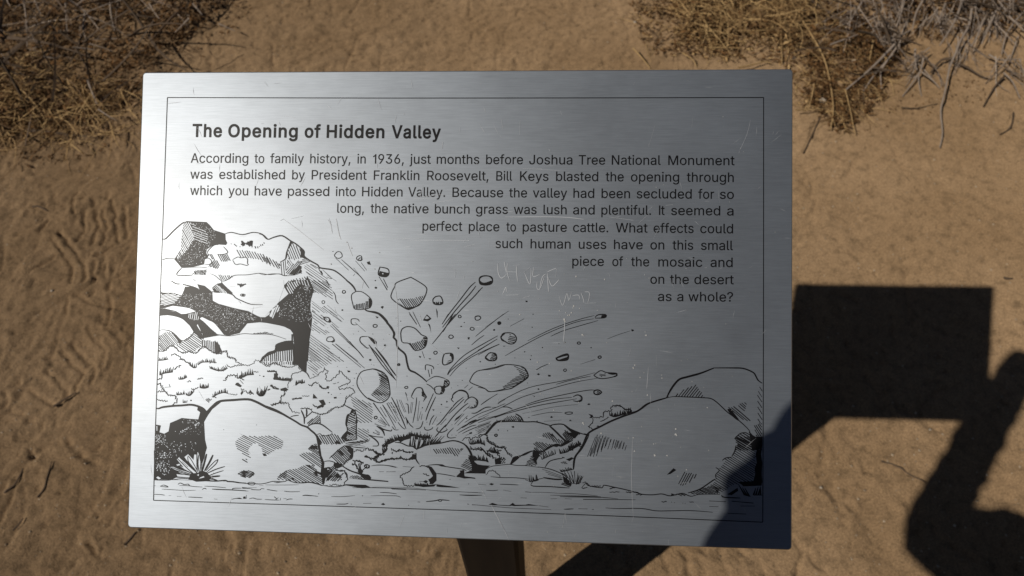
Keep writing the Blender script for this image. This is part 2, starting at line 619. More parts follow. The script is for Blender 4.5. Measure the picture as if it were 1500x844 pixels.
H 27 19 7 875,460 960,405 1120,420 1180,410 1290,415 1370,490 1355,545 1300,555 1200,620 1165,605 1140,530 1100,490 1050,500 1010,560 1040,660 1000,640 890,540
H 32 22 8 940,650 1000,650 1000,685 960,670
F 1160,600 1185,590 1200,620 1170,620
H 20 15 8 900,805 940,770 1020,768 1085,800 1040,842 960,842
H -40 14 8 1310,842 1407,760 1407,842
D 1095,300 4
D 757,348 4
L 6 1300,425 1370,470
@380 580 7.035
L 16 0,85 90,118 170,150 240,188 310,228 370,262 430,300 490,322 530,355 580,400 600,450 610,520 625,600 655,680 650,800
F 580,400 605,410 625,520 640,620 670,690 660,842 630,800 640,690 615,600 595,480
L 8 320,218 345,208 405,200
J 7 6 420,130 450,130 490,130 540,140
L 13 485,135 488,180 482,210
L 12 430,150 460,220 462,290
L 12 545,165 470,230
L 9 622,190 630,285
H -42 16 9 485,300 500,270 590,205 620,195 630,285 540,290
L 12 490,322 530,295 590,285 650,300 750,375
L 8 750,380 735,400 670,412 640,405 625,390 590,400
J 8 7 550,165 600,180 620,195 640,190 700,175 720,150 790,115 830,120 870,90 890,60 890,20 900,0
L 8 870,90 930,125 985,150
F 955,140 990,150 985,215 1005,280 990,330 1010,440 1000,455 890,470 850,430 905,370 890,290 910,200 935,185
h 25 21 8 920,200 980,160 1000,300 900,340
h 28 19 8 900,280 1000,290 990,400 905,370
h 30 15 7 900,400 1005,400 1005,450 900,450
L 9 955,140 935,185 905,200 890,290 910,350 850,425 880,470
L 9 985,150 1000,215 1000,280 1000,440
H 58 20 9 595,400 640,405 735,400 755,385 850,425 900,465 870,495 800,500 660,500 610,470
F 770,490 800,455 840,500
F 600,420 640,500 615,510
H 30 14 8 500,545 540,505 590,495 615,600 520,570
F 500,545 540,505 595,520 600,550
L 8 650,680 720,670 780,690 830,740
L 8 720,645 810,560 880,510
H 45 17 9 725,630 800,560 880,510 960,560 960,640 860,720 800,690
F 800,570 830,560 870,610 850,620
F 880,510 920,510 960,540 965,630 920,650 940,600
L 9 965,540 955,640 900,665 860,720
F 770,690 850,700 850,730 800,750 760,720
H 8 13 8 880,490 990,470 1140,440 1140,470 1000,510 940,520
F 870,480 1130,460 1000,485
L 5 890,490 1090,520
L 5 930,520 1110,540 960,530
L 5 980,550 1050,550
J 8 8 965,580 1010,560 1060,570 1110,540 1160,560 1180,550
F 1160,560 1200,580 1240,590 1260,610 1200,600
J 11 8 1200,590 1240,610 1290,600
H 32 20 6 1010,330 1130,350 1120,470 1000,420
H 36 24 6 960,20 1150,100 1160,140 1000,60
L 8 1120,400 1190,420 1275,425
L 8 1125,405 1190,450 1225,490 1220,515 1170,515
L 7 1170,380 1240,400
L 6 1190,350 1240,380
L 8 1205,310 1270,350 1290,410
L 8 1205,310 1300,350 1360,360 1360,345
L 6 1190,285 1310,360
L 6 1220,240 1310,300
L 6 1245,220 1310,295
F 1080,620 1100,610 1130,630 1120,640 1090,635
J 11 8 1080,625 1160,640 1200,640
F 1180,625 1230,600 1240,615 1200,650
J 12 10 1180,660 1230,685 1290,660 1407,645
J 14 12 970,670 1010,670 1050,680 1080,700 1070,690
J 14 12 950,705 1000,715 1030,770
F 1010,780 1040,740 1070,780 1055,805 1035,795
L 16 1035,690 1045,790
L 12 1110,725 1050,775
O 10 1105,725 24,18
J 12 9 1080,745 1130,735
L 7 1155,720 1230,712 1320,718 1407,738
L 6 1235,782 1280,782
L 6 1310,782 1400,782
L 9 860,720 910,760 1000,795 1060,815 1120,815 1145,842
J 14 12 660,760 700,740 720,735 750,780
F 660,760 700,740 690,842 660,842
H -50 16 10 680,842 690,770 760,740 850,842
J 9 9 760,740 820,770 870,770 890,820 890,842
J 10 9 800,842 870,800
O 8 1198,222 16,13
@540 360 7.035
F 98,290 120,275 205,280 210,290 175,322 120,310
L 8 118,222 195,240 210,290 175,322 100,300 118,222
E 150,285 165,280 160,305
L 7 108,320 190,460
L 6 150,340 195,435
D 70,358 6
D 76,434 13
F 125,625 155,625 140,650
F 72,732 102,735 88,750
O 8 66,828 22,16
L 9 435,325 580,415 595,480 540,590 440,650 380,648 240,548 240,480 265,430 290,380 435,325
H 55 19 8 295,550 450,545 575,510 540,600 450,650 380,640
F 300,580 380,640 520,620 560,560 545,595 440,655 375,652
L 8 415,685 495,810
L 7 455,680 535,842
L 10 690,525 740,522 765,585 735,608 675,600 662,555 690,525
F 668,580 765,580 760,600 730,612 675,602
h 90 22 7 690,560 740,560 740,598 690,590
F 695,645 710,680 708,750 700,700
F 560,768 600,708 645,750 610,778
E 580,750 600,722 625,745 600,752
L 11 615,805 635,842
L 8 1100,375 1040,430 940,560 830,700 755,810
L 8 1105,415 1040,500 900,660 760,842
L 8 1170,430 1080,530 950,660 790,842
L 10 1140,340 1175,315 1240,315 1275,350 1265,390 1215,405 1150,395 1140,340
F 1138,360 1155,375 1200,385 1230,375 1270,375 1250,395 1200,408 1150,400
O 8 937,730 15,14
O 8 1123,745 30,24
L 3 1200,842 1407,695
O 10 1345,798 16,14
D 985,792 6
D 955,832 7
D 330,778 5
D 282,745 4
L 14 0,675 70,685 130,715 190,780 190,800 240,842
F 0,540 25,570 20,640 0,650
@540 460 7.035
L 17 100,0 150,45 190,90 240,150 262,210 255,240 285,275 300,345 375,415 395,500 420,575 480,605 545,650 600,700
L 8 600,690 680,645 755,655 825,690 825,735 780,765
L 8 595,720 640,745 670,775 690,780
F 770,740 780,680 820,690 825,740 780,765 750,745
h 45 17 6 790,690 820,700 815,740 785,750
O 10 728,785 52,46
F 740,735 785,770 770,810 730,830 750,780
h -50 14 5 730,790 770,790 760,815 740,820
L 9 330,200 345,155 400,130 470,145 520,190 545,215 590,235 602,265 575,345 480,375 415,305 345,290 330,200
F 560,235 600,245 602,280 580,345 570,300 580,270
H 55 18 9 415,300 470,300 540,270 570,240 602,265 575,350 480,378
L 6 550,385 575,455
L 8 585,580 590,525 660,540 670,570
L 9 612,575 630,650
L 9 648,565 650,620
O 9 688,400 18,16
F 515,432 542,438 530,455
F 615,455 645,460 630,470
D 714,520 4
F 300,515 322,515 318,535
O 9 310,522 12,12
D 395,640 5
O 9 388,757 17,11
L 10 780,410 845,405 870,430 860,490 790,525 762,510 765,450 780,410
F 840,405 870,430 865,485 850,440 835,430
H -20 14 7 800,500 860,450 860,490 800,520
O 9 848,235 24,17
F 1020,240 1042,240 1035,265 1022,260
F 910,345 938,348 925,362
O 8 1066,153 21,15
D 952,130 8
F 1283,158 1305,162 1290,175
F 1330,90 1360,95 1345,112
D 983,88 4
L 5 1100,232 1200,150 1390,0
L 6 1060,320 1130,260 1190,220
L 7 1330,225 1160,320 980,430 850,560 810,625
L 7 1325,258 1160,360 990,470 850,580 815,630
L 6 1345,310 1220,365 1050,450 920,545 835,642
L 11 1405,200 1365,235 1375,270 1407,285
L 9 1200,455 1240,405 1300,405 1318,435 1305,475 1240,482 1200,455
H 20 14 7 1265,410 1318,435 1305,475 1250,478
D 1150,492 8
D 1305,518 5
D 965,685 5
D 918,738 4
D 852,762 4
D 1005,560 4
L 8 1407,525 1280,565 1115,590 1050,670 1055,710 1190,765 1250,802 1407,770
L 5 1380,745 1407,750
L 6 985,765 1025,730
L 7 1030,785 1070,750
L 8 0,572 40,568 95,585 190,645 220,800 218,842
H 36 18 7 95,595 190,650 220,840 20,842 110,740 125,660
L 8 0,318 100,430 200,570 285,690
L 8 68,345 170,470 230,570 292,650
F 0,232 30,245 80,290 75,310 50,300 20,270
F 160,318 178,320 168,332
D 18,475 11
D 330,75 5
D 43,207 4
D 210,212 4
L 9 440,842 485,768 545,765 560,810 580,842
F 545,800 580,820 585,842 550,842
L 5 378,805 395,842
L 6 655,842 665,820
L 9 865,842 880,815 935,790 1000,805 1025,842
F 75,25 102,32 88,45
O 8 66,123 22,16
O 8 937,26 15,14
O 8 1123,44 30,22
F 560,68 600,8 645,50 610,78
E 580,50 600,22 625,45 600,52
F 615,100 630,110 645,205 635,160
L 8 760,100 820,0
L 7 870,0 790,140 655,310
L 7 895,0 830,80 765,185
L 6 420,0 495,110
L 6 465,0 530,130
@540 560 7.035
L 9 50,210 215,450
L 8 120,255 180,355
L 6 140,230 210,350 280,480
L 6 190,210 290,400
L 6 205,205 320,400
L 6 232,205 300,340
L 10 235,155 280,240 340,370 385,480
F 275,200 300,260 330,340 290,240
L 6 288,175 320,280 370,380
L 6 312,178 370,310
L 6 330,180 385,310
L 5 378,108 405,195
L 8 380,225 405,230 412,325
L 6 440,205 425,320
L 6 455,205 440,320
F 375,355 410,400 395,440 390,400
L 8 380,360 420,430 460,468
L 8 495,155 485,260 455,420
L 6 522,195 500,400
L 5 540,300 510,400
L 6 552,325 540,390
L 8 560,400 545,450 520,475 485,480
L 7 240,455 270,490 310,490
L 7 300,410 340,460 375,485
L 8 85,450 130,480 200,500 235,503 242,488
L 8 85,455 140,500 165,552
L 6 60,430 180,462
L 6 95,400 180,450
L 6 120,385 215,455
L 8 0,545 60,560 150,568
L 8 0,550 60,580 100,625 95,655 40,658
L 6 45,515 105,545
L 6 80,510 115,535
O 8 74,365 15,12
L 9 440,150 485,65 545,60 570,110 598,150
L 8 437,150 465,172
F 555,100 580,115 600,155 560,205 575,160 545,140
h 30 14 4 550,130 585,140 580,170 555,180
L 7 668,115 620,220 585,305
L 9 690,150 620,300 590,395
L 8 625,445 645,380 675,340
L 7 655,435 700,355
L 8 575,460 580,485 610,495 650,480 662,462
F 655,278 680,282 668,296
F 550,255 562,262 548,272
D 750,230 9
D 742,312 5
F 800,190 818,202 800,210
L 7 790,258 820,258
L 10 875,205 850,175 865,160 868,130 935,82 1000,95 1030,145 1020,165
T 8 16 14 230 1000,95 1030,145 1025,165
L 9 985,215 1010,180 1060,152 1110,175 1125,210 1105,255 1060,268 1020,262
T 8 20 13 220 1110,180 1125,210 1100,258 1060,268
L 9 975,155 900,215 820,310 740,410 695,450
L 7 985,172 915,240 825,325
L 9 1025,215 960,265 870,355 785,465
L 7 1045,240 975,300
L 7 800,375 740,440
L 10 800,435 740,500 680,570
L 9 715,465 700,490 720,512 760,515 810,490 800,478
F 880,405 900,370 970,320 930,370
L 7 985,325 885,435
L 7 1020,345 915,445
L 8 875,470 820,525 812,560 840,575 900,568
F 1000,365 1020,370 1010,382
L 9 1060,318 1110,315 1200,262 1260,256
L 6 1285,258 1310,258
L 7 1375,255 1407,255
L 5 1155,235 1320,122
L 6 990,415 1130,330 1300,265 1407,220
L 5 1335,220 1407,178
L 12 960,470 1010,440 1050,410 1110,385
L 8 1110,395 1407,325
L 12 1300,365 1407,325
L 6 905,505 1000,440 1200,360
L 7 920,525 1040,460 1110,440
L 7 965,528 1080,475 1250,415
L 5 1095,485 1260,430
L 6 1100,500 1260,445
L 5 1110,515 1250,460
L 5 1125,520 1240,475
L 5 1080,550 1220,495
L 6 1000,548 1060,525
L 8 1035,440 1100,405 1140,390
F 1035,520 1065,512 1065,530 1040,535
D 858,438 4
D 858,545 4
D 900,548 4
D 705,400 4
D 600,412 5
L 19 1195,545 1250,480 1310,415 1407,395
J 9 10 965,608 985,580 1040,570 1060,590 1100,565 1150,560 1190,540 1225,560 1220,600 1265,625 1310,660 1350,672 1380,660 1407,665
O 10 1312,547 15,12
D 1335,492 6
D 1320,392 6
T 9 62 16 250 150,740 185,680 195,650
T 14 30 14 235 160,670 200,620 260,590
T 12 44 14 245 200,640 290,600 360,600
L 8 120,742 170,720 195,680
F 290,590 350,560 420,545 430,580 360,600 330,620
F 470,545 505,545 510,590 475,590
T 8 120 15 275 420,650 455,665 490,690 520,680
T 9 110 15 290 500,690 560,665 610,640
T 9 70 15 310 590,650 650,635 720,625
F 645,600 690,570 650,620
F 690,620 745,605 740,632
F 540,590 570,560 570,600
T 14 30 14 270 300,590 380,570 470,550 540,570 640,580
L 10 270,620 330,625 400,655 460,665 500,695
L 12 490,695 560,660 640,640 740,628 865,602 960,625 1010,665 1050,740 1080,842
L 9 490,730 490,800 520,842
F 450,740 490,730 490,800 440,790
J 14 12 235,690 280,710 340,700 380,720 460,715
J 9 8 230,740 250,725
J 15 12 70,800 110,825 190,795 250,790 340,785 400,795 450,790
F 310,790 330,755 350,790
F 400,795 450,760 460,800
J 14 12 0,690 60,710 110,740 130,755
J 12 12 0,775 40,790 90,770 110,740
F 60,775 100,750 90,790
J 8 8 60,800 90,790
H 55 21 8 665,690 740,685 810,672 975,690 910,775 860,740 800,735 700,735
F 945,680 978,685 960,700
T 8 30 16 285 1045,640 1080,640 1130,625
T 8 38 14 270 1150,620 1170,630 1200,655
J 9 10 1050,660 1060,690 1110,680 1140,700 1180,690 1200,720
T 10 32 13 270 1090,800 1140,805 1220,815
F 1040,765 1065,790 1070,842 1050,842
T 10 24 12 190 1050,760 1065,800 1080,842
T 9 30 13 230 1260,720 1300,720 1350,740
J 12 12 1230,720 1300,780 1350,842
L 6 1230,715 1270,665
J 10 10 1300,700 1370,700
H -60 18 9 1300,842 1320,780 1400,770 1407,842
@700 520 5.627
L 7 0,130 60,118 150,100 210,82 290,82 380,105 415,170 380,205 290,265 270,278 110,303 60,280 0,266
L 10 380,105 415,170 380,210 275,278
H 25 13 6 290,85 380,108 415,170 380,205 345,150
H -15 11 6 190,278 280,205 350,155 415,170 370,215 275,278
L 7 75,5 60,25 100,48 145,40 155,0
H 20 12 6 110,5 155,5 145,40 110,42
L 11 650,25 700,8 745,0
L 12 650,25 660,45 735,40 745,5
F 660,45 735,40 745,8 720,28
L 5 475,128 520,100 580,75
L 4 845,77 965,38
O 8 1004,18 13,9
F 485,160 498,150 512,160 500,168
F 578,163 600,165 598,180 580,178
O 7 718,126 12,10
L 5 965,147 720,210 420,270 200,375 165,405
L 5 930,175 780,205 645,242
L 5 985,193 800,225 560,290 360,350 200,430 0,520
L 7 955,168 1010,130 1060,145 1140,150 1147,165 1120,180 1040,195 990,190 955,168
L 11 1070,150 1110,158 1145,155 1145,170 1110,183
H 8 10 5 1000,160 1050,150 1050,175 1010,180
L 6 960,290 900,292 720,325 520,370 390,412
L 6 775,350 600,370 400,420 180,495 0,560
L 6 815,362 560,405 400,440 160,505
O 11 985,308 32,18
H 30 12 8 980,300 1020,300 1015,322 985,325
L 9 785,345 820,330 855,345 855,375 830,385 785,378
T 6 14 8 180 850,335 858,365 830,385
L 3 825,408 620,430 440,470
L 3 365,485 430,470
L 4 695,475 600,473 500,490 440,503
L 4 545,547 690,537
F 410,512 430,514 420,518
F 595,515 605,503 620,515 605,520
O 7 750,480 32,9
F 750,545 760,533 775,545
F 900,408 915,398 928,408 915,414
F 445,333 470,340 455,352 468,345
F 490,280 500,275 508,284 498,290
D 410,232 4
L 4 25,410 80,370 165,320
L 7 0,468 60,435 110,430
L 6 115,432 145,432
L 7 198,430 245,430 285,447
L 10 130,515 200,495
L 4 0,540 90,495
L 5 0,582 110,545
L 4 0,630 110,570
L 4 0,600 100,560
L 4 0,650 90,590
F 50,660 65,640 110,590 140,555 160,560 120,600 75,655
L 9 140,562 180,552 290,548 400,552 480,552 580,578 610,585
L 9 595,585 620,575 700,572 760,610 830,640 890,660
F 700,572 760,605 850,650 820,655 770,640
H 50 12 6 195,550 240,510 310,500 365,545
L 10 310,485 350,510 375,548
H 55 12 8 330,495 378,548 330,545
T 6 16 11 290 190,552 300,545
F 480,545 490,540 495,552
J 7 7 45,660 75,660 80,700 130,730 180,765 220,765 235,795 285,830
O 8 149,662 10,8
F 275,592 292,585 302,595 290,603
D 168,620 4
D 245,625 5
L 13 590,585 640,630 700,690 740,720
H 52 13 7 525,645 600,640 660,690 740,720 700,745 640,720 540,670
H 40 13 7 460,730 480,710 560,730 640,740 560,790 470,760
H 55 11 8 690,650 720,620 780,650 840,650 770,710 720,700
F 720,640 800,690 830,650 770,640
F 680,740 740,700 760,710 700,750
F 580,640 620,660 640,690
H 45 13 8 450,790 470,760 560,800 500,842
F 600,750 660,735 700,735 650,760
L 9 300,840 380,825 440,795 480,790
F 450,800 510,800 500,842 450,842
L 10 550,790 620,750 690,740
F 910,485 945,495 950,510 940,520 918,520 930,505
J 8 7 945,510 975,515 1030,510 1035,475 1060,465 1100,455 1100,425 1170,418 1200,440 1260,455 1265,475
J 7 8 945,525 950,560 905,590 940,610 930,630
T 9 30 10 270 1090,500 1130,510 1200,490 1260,470
J 7 7 1010,550 1080,515
F 975,590 990,580 1005,592
L 14 800,842 860,750 900,660 940,625 1010,590 1100,545 1200,505 1300,470 1350,440 1400,405 1463,380
F 870,645 920,655 910,680 895,665
H 108 24 5 900,842 980,660 1050,670 1080,700 1040,780 960,842
H 106 22 5 1050,670 1120,690 1200,715 1230,755 1215,785 1120,760
J 8 8 770,790 800,760 850,750
T 10 30 12 250 760,790 800,765 850,740
J 8 8 0,665 45,655
J 10 9 0,770 30,770 60,800 100,842
J 9 9 80,790 130,800 160,800
J 8 8 0,710 40,740
T 8 26 10 250 0,730 30,720
T 8 26 12 250 110,800 150,790
@900 520 6.03
L 13 0,575 60,545 150,512 210,492 270,445 310,425 380,402 440,385 480,372
L 8 480,375 530,368 650,372 780,378 850,385 900,415 960,470 1010,515 1100,580 1185,660 1200,700
L 14 1000,480 1050,540 1100,580
L 16 460,380 490,320 530,260 575,215 640,195 760,162 880,115
L 11 880,115 1040,115 1140,120 1225,155 1250,190 1270,225 1305,250
H -52 21 8 530,368 600,310 720,265 760,320 800,375
H 40 16 8 1000,465 1060,455 1200,580 1180,590 1100,560
H 40 18 7 1080,450 1140,415 1170,430 1160,500
F 1000,475 1030,480 1100,570 1060,545
L 8 1060,740 1110,695 1160,685
H 30 17 9 1065,735 1110,695 1195,680 1230,842 1060,842 1090,780
F 1190,680 1215,700 1250,842 1215,842
H 58 16 7 1235,620 1300,600 1300,800 1250,720
F 1210,700 1240,720 1290,760 1305,842 1240,842
H 58 26 6 1280,280 1305,300 1305,620 1265,580 1260,390
J 8 5 0,460 50,445 90,480 140,480 150,505
@820 640 4.6875
L 11 195,0 150,80 105,140 95,220
L 6 245,0 190,135
H 106 22 4 200,130 250,0 340,10 440,40 460,80 370,90 300,80 250,110
F 735,260 780,215 800,228 760,255
H -62 15 6 810,325 850,245 945,255 900,310 835,340
L 6 150,350 180,318 195,335 290,350 300,332 370,345 440,360 510,378 570,395 640,398 700,392 760,405 840,388 900,408 960,395 1100,395
J 5 4 340,380 410,378
J 7 5 450,380 540,380
J 7 6 340,358 380,345
J 6 5 520,398 570,395
J 5 4 150,352 180,350
H 20 9 6 750,390 850,388 890,402 780,405
L 8 880,385 960,360 1050,300 1070,290
H 25 9 6 880,395 960,362 1040,330 1110,350 1090,392 950,395
L 6 1200,10 1220,35
L 7 1210,58 1200,100 1180,135
L 6 1115,162 1140,145 1180,140
L 6 1070,210 1095,230 1070,260 1075,290
H 32 14 5 1200,0 1320,0 1345,110 1350,220 1310,330 1200,330 1090,390 1040,330 1075,290 1075,260 1095,225 1140,150 1190,130 1215,60
F 1318,0 1390,0 1390,60 1382,120 1390,180 1386,250 1390,312 1370,330 1340,318 1300,335 1330,300 1342,250 1338,220 1352,180 1346,120 1352,90
F 1230,310 1390,300 1385,335 1260,340
F 1150,395 1220,350 1225,370 1180,400
T 10 60 16 250 1270,400 1310,410
T 10 50 16 280 1330,400 1390,400
L 7 1110,400 1130,415 1240,420
L 6 1025,440 1140,445
L 8 1180,442 1330,455
L 5 1025,477 1090,480
L 5 1240,475 1340,475
L 6 1155,525 1280,530
J 6 4 700,445 735,445
D 768,448 3
D 787,452 3
D 845,455 3
D 860,457 3
J 5 3 890,447 920,450
L 5 315,488 400,492 560,492 660,508 760,508 860,506 960,510 1050,518
L 4 160,430 300,430 520,432
L 3 0,388 120,392 260,405
L 4 0,410 230,412 400,425
L 3 0,402 80,405
L 5 30,497 70,495 95,495
L 4 128,493 190,495
L 4 220,498 235,498
L 6 30,240 85,320
L 6 50,235 95,318
L 6 75,235 100,320
L 7 100,235 105,310
L 7 130,265 118,325
L 7 160,272 130,325
@440 640 5.769
J 8 7 200,265 250,262 290,250 310,285 370,290 400,340 370,400 380,412
H -45 15 9 200,270 290,290 350,340 350,370 220,375
F 280,230 310,215 350,245 310,262
J 8 8 210,380 240,350 290,330
F 180,250 210,270 205,390 190,395
J 7 6 250,410 290,400 330,410 370,410
L 6 175,408 290,422 380,410
L 8 0,388 80,385 150,400 180,408
F 180,300 210,300 215,340 200,400 185,390
L 10 350,245 420,285 480,305 560,325 590,335
F 500,320 570,322 600,345 590,365 540,350
H 30 11 6 410,330 470,325 590,350 560,360 420,345
F 400,350 560,355 740,372 745,382 580,368
F 380,400 550,405 600,430 520,435 440,420 380,410
L 5 440,430 620,430 860,438 1060,450
F 760,436 880,440 900,448 780,444
L 3 600,425 900,428 1150,455 1500,470
L 5 670,470 740,472 815,482
L 5 20,498 45,492 150,503
L 4 260,503 350,505 460,497
D 525,498 5
L 4 595,498 760,497 820,500 850,512
D 155,482 4
L 6 305,568 380,568 405,562
D 430,568 4
L 5 530,563 600,562
F 680,570 700,558 718,572 700,578
D 915,578 4
L 6 990,550 1012,551
L 8 1062,547 1140,540 1180,532 1260,538
O 6 1180,538 16,8
D 1415,568 4
L 5 1450,575 1500,576
L 5 1345,490 1500,492
F 485,285 500,265 520,285 515,312 495,310
J 9 8 430,240 460,225 470,200 520,215 520,235
L 12 490,225 505,300
L 10 560,250 515,295
J 8 7 540,240 580,240 570,265
L 5 600,245 640,240 740,242 820,258
L 5 665,295 705,295
L 5 725,296 805,294
L 5 865,250 935,256
L 7 980,190 1005,235
J 8 8 940,270 960,250 940,270 910,300 860,318 850,350 870,390 885,410 950,415 975,400
F 1070,240 1110,255 1150,310 1150,370 1120,400 1090,400 1100,350 1120,330
F 970,400 1020,400 1090,405 1150,400 1130,420 1040,425 985,415
T 9 22 9 250 975,415 1090,415
J 8 8 1000,245 1070,245 1100,270
J 8 6 1040,310 1090,330
F 1035,378 1060,365 1080,378 1060,392
L 5 1005,375 1035,378
F 1080,360 1120,340 1120,380 1090,380
F 1150,400 1260,415 1350,432 1180,425 1150,420
L 7 1080,240 1150,235 1220,250 1380,275 1400,290
F 1140,230 1200,232 1240,255 1190,250
L 6 1150,310 1220,318 1310,335
F 1345,285 1385,280 1385,320 1370,330 1475,345 1480,355 1320,340 1360,315
D 1265,360 4
D 1422,398 4
L 11 1400,70 1440,130 1465,210 1470,230
F 1440,180 1470,210 1500,235 1500,305 1400,300 1450,280
@640 640 6.03
F 300,310 345,240 400,250 470,255 430,290 430,325 240,322 290,300
L 6 430,290 480,262 560,250 640,243 700,252 800,255 900,270
J 7 6 435,335 450,310 490,298 540,325 555,355
L 6 475,352 580,360 700,362 820,375
F 645,240 670,180 750,165 700,210 660,243
L 8 700,205 760,155 840,122
H -25 12 7 775,250 850,150 880,150 880,255
F 850,130 900,130 905,170 880,210 885,250 840,200 870,170
L 7 890,265 1000,285 1100,325 1115,345
L 6 930,285 1100,345
L 6 960,310 1110,360
L 6 980,330 1100,365
L 12 940,360 1040,375 1110,375
L 6 830,420 860,385 950,362
L 8 830,420 850,435 1000,440 1170,452
T 9 55 14 260 820,395 870,390 900,380
L 7 780,378 830,400
L 8 955,270 990,220 1050,198 1110,190
L 14 1335,0 1260,120 1215,190 1205,290
H 20 12 8 1090,410 1140,390 1180,450 1100,430
H 40 12 9 1100,320 1130,320 1180,410 1150,400
F 1110,340 1190,420 1180,440 1120,400
T 8 90 24 265 1160,410 1250,415
T 8 70 18 285 1230,420 1275,400
J 8 6 1290,410 1320,400 1345,430 1380,435 1447,438
J 6 5 1280,455 1330,448
T 9 34 12 255 1090,150 1160,130 1180,100 1280,70
H 30 12 8 1170,80 1230,70 1200,110
H 12 10 8 1060,180 1120,180 1160,210 1200,170 1160,200
F 1140,200 1190,180 1210,190 1170,215
H 30 10 6 1080,230 1140,215 1150,240
T 9 26 12 240 1100,310 1200,290
T 8 36 14 250 930,200 970,180 1050,150
L 5 1330,175 1400,0
L 5 1370,155 1425,0
L 5 365,418 435,425
F 460,418 480,408 505,418 485,428
L 6 555,418 620,420 720,425
L 5 435,472 500,475 540,470
L 4 585,470 655,482
L 5 740,538 795,540
L 7 780,485 830,490
L 3 830,490 950,490 1090,500
L 6 200,512 290,518 400,515
L 4 0,478 200,485 420,497
L 4 310,598 500,615 700,630 1010,642
F 455,598 490,583 540,600 640,605 670,582 690,600 780,600 810,593 900,608 780,608 680,612 660,608 640,612 540,605 500,605
L 5 900,608 985,620
L 6 270,594 285,596
L 5 1120,638 1160,640 1200,635
L 5 1250,635 1330,636
L 5 1370,642 1385,642
L 4 1000,515 1200,520 1447,528
L 3 1090,530 1300,535 1447,540
L 4 1005,548 1060,545
L 4 1130,545 1190,550
L 5 1290,550 1447,552
L 10 240,60 290,130 310,190 325,240
H 25 14 7 205,260 260,200 310,190 320,260 300,300
F 275,180 315,180 330,250 300,230
T 8 40 14 255 330,210 400,205 455,225
J 9 9 300,90 320,110 400,110 440,150 500,190
J 10 12 470,120 540,155 560,200
F 510,200 560,180 570,240 515,245
J 9 9 540,190 600,200
T 8 34 14 255 290,60 390,60
T 8 36 14 255 480,140 560,150
J 8 9 440,0 445,40 500,70 550,95 605,95 620,140 660,180
L 6 445,130 480,90
L 12 850,125 930,130 990,90 1060,65 1100,80 1200,30
F 170,350 230,290 245,350 330,365 240,368
@700 380 5.627
L 8 10,170 20,145 60,135 110,145 118,180 70,212 20,200 10,170
F 12,170 40,195 70,190 110,175 115,190 70,212 20,203
L 7 40,232 0,265
F 392,340 410,342 408,354 394,352
D 455,453 5
D 250,492 4
D 448,560 5
F 165,520 185,518 185,532 170,534
D 134,582 9
L 8 195,630 215,608 285,610 318,650 300,690 255,695 190,650 195,630
H 12 13 7 265,615 318,650 300,690 250,690 250,660
F 205,714 228,712 215,720
L 4 5,615 60,570 160,490 255,425
L 5 265,552 380,490
L 5 165,630 0,725
L 5 160,655 0,750
L 5 178,700 100,735 0,790
L 7 60,805 105,768 155,800 145,832 100,835 60,805
L 5 960,463 820,500 620,570 410,672
L 5 955,490 800,520 560,615 340,730 225,795
L 5 990,505 850,545 700,590 600,635
L 8 965,480 990,458 1050,455 1058,470 1040,482 965,485
F 1015,480 1020,460 1060,458 1055,475 1035,485
F 1262,578 1280,578 1288,588 1270,595
L 3 1255,590 1160,620 1065,657
O 8 832,690 13,10
D 933,728 6
D 532,728 6
D 385,762 6
D 433,826 6
D 440,795 5
D 305,812 4
D 668,695 4
D 718,686 7
O 9 1004,806 13,10
L 12 645,815 700,790 740,782 745,810 730,825 660,832 645,815
F 660,830 735,805 742,820 720,832
L 3 915,842 965,828
@220 660 10.05
F 55,0 820,0 800,100 770,180 755,300 745,440 60,432
K 34 4 70,20 330,20 310,120 80,130
K 30 4.5 80,150 300,200 240,320 100,330
K 8 7 180,20 260,20 230,110 150,110
E 90,400 115,380 160,410 130,425
E 395,130 430,95 520,165 600,250 680,330 620,350 520,280
E 505,95 560,55 640,140 650,60 690,60 700,20 720,60 735,150 755,190 750,300 700,330 640,260 560,160 545,150
E 305,245 340,240 430,280 600,330 650,360 560,370 440,330
E 385,210 430,195 445,215 400,225
E 440,230 560,270 600,300 500,290
E 390,345 520,345 650,365 650,385 540,400 400,380
E 335,425 380,400 520,405 640,400 600,430 440,432
L 12 400,115 470,185 560,275 640,340
L 12 430,100 520,175 600,250 690,330
L 10 470,160 560,245
L 11 555,80 560,150 600,210 680,300
L 11 560,75 620,160 690,290
L 19 650,60 600,40
L 16 690,0 690,200 695,320
L 14 715,60 705,200 725,330
L 12 745,130 745,200 735,320
L 24 830,50 800,170 760,320
L 24 925,65 870,180 800,300
L 10 1000,130 940,170 820,300
L 12 1000,130 965,200 830,320
L 14 1100,235 960,280 830,340
L 12 1080,295 940,340 850,380
L 22 1030,375 950,382 880,390
L 12 325,250 480,310 640,360
L 12 330,275 480,330 640,375
L 14 440,235 520,290 640,345
L 10 395,345 520,355 650,375
L 10 400,385 540,400 650,395
L 10 340,428 480,412 600,415
F 600,340 680,330 740,330 780,300 830,320 900,400 980,430 1000,445 680,460 600,430 560,425
E 740,395 790,375 800,395 720,415
E 690,360 720,345 715,375
E 870,425 950,435 920,450
L 17 640,440 760,440 960,450 1100,440 1140,455 1220,460 1320,475 1407,478
F 1060,435 1120,435 1150,450 1080,455
L 7 60,435 200,440 300,438
L 10 410,500 440,478 500,500 560,495 580,520
L 8 430,515 560,518 640,530 770,538
L 8 800,525 920,530 1115,548
L 9 150,525 200,508 265,538 150,528
L 7 170,568 300,575 500,588 670,585
L 9 765,575 800,555 828,570
L 13 910,568 1040,575 1200,580 1407,592
L 9 1210,575 1225,555 1345,555
F 1350,540 1407,545 1407,562 1360,562
L 8 50,645 150,648 215,658
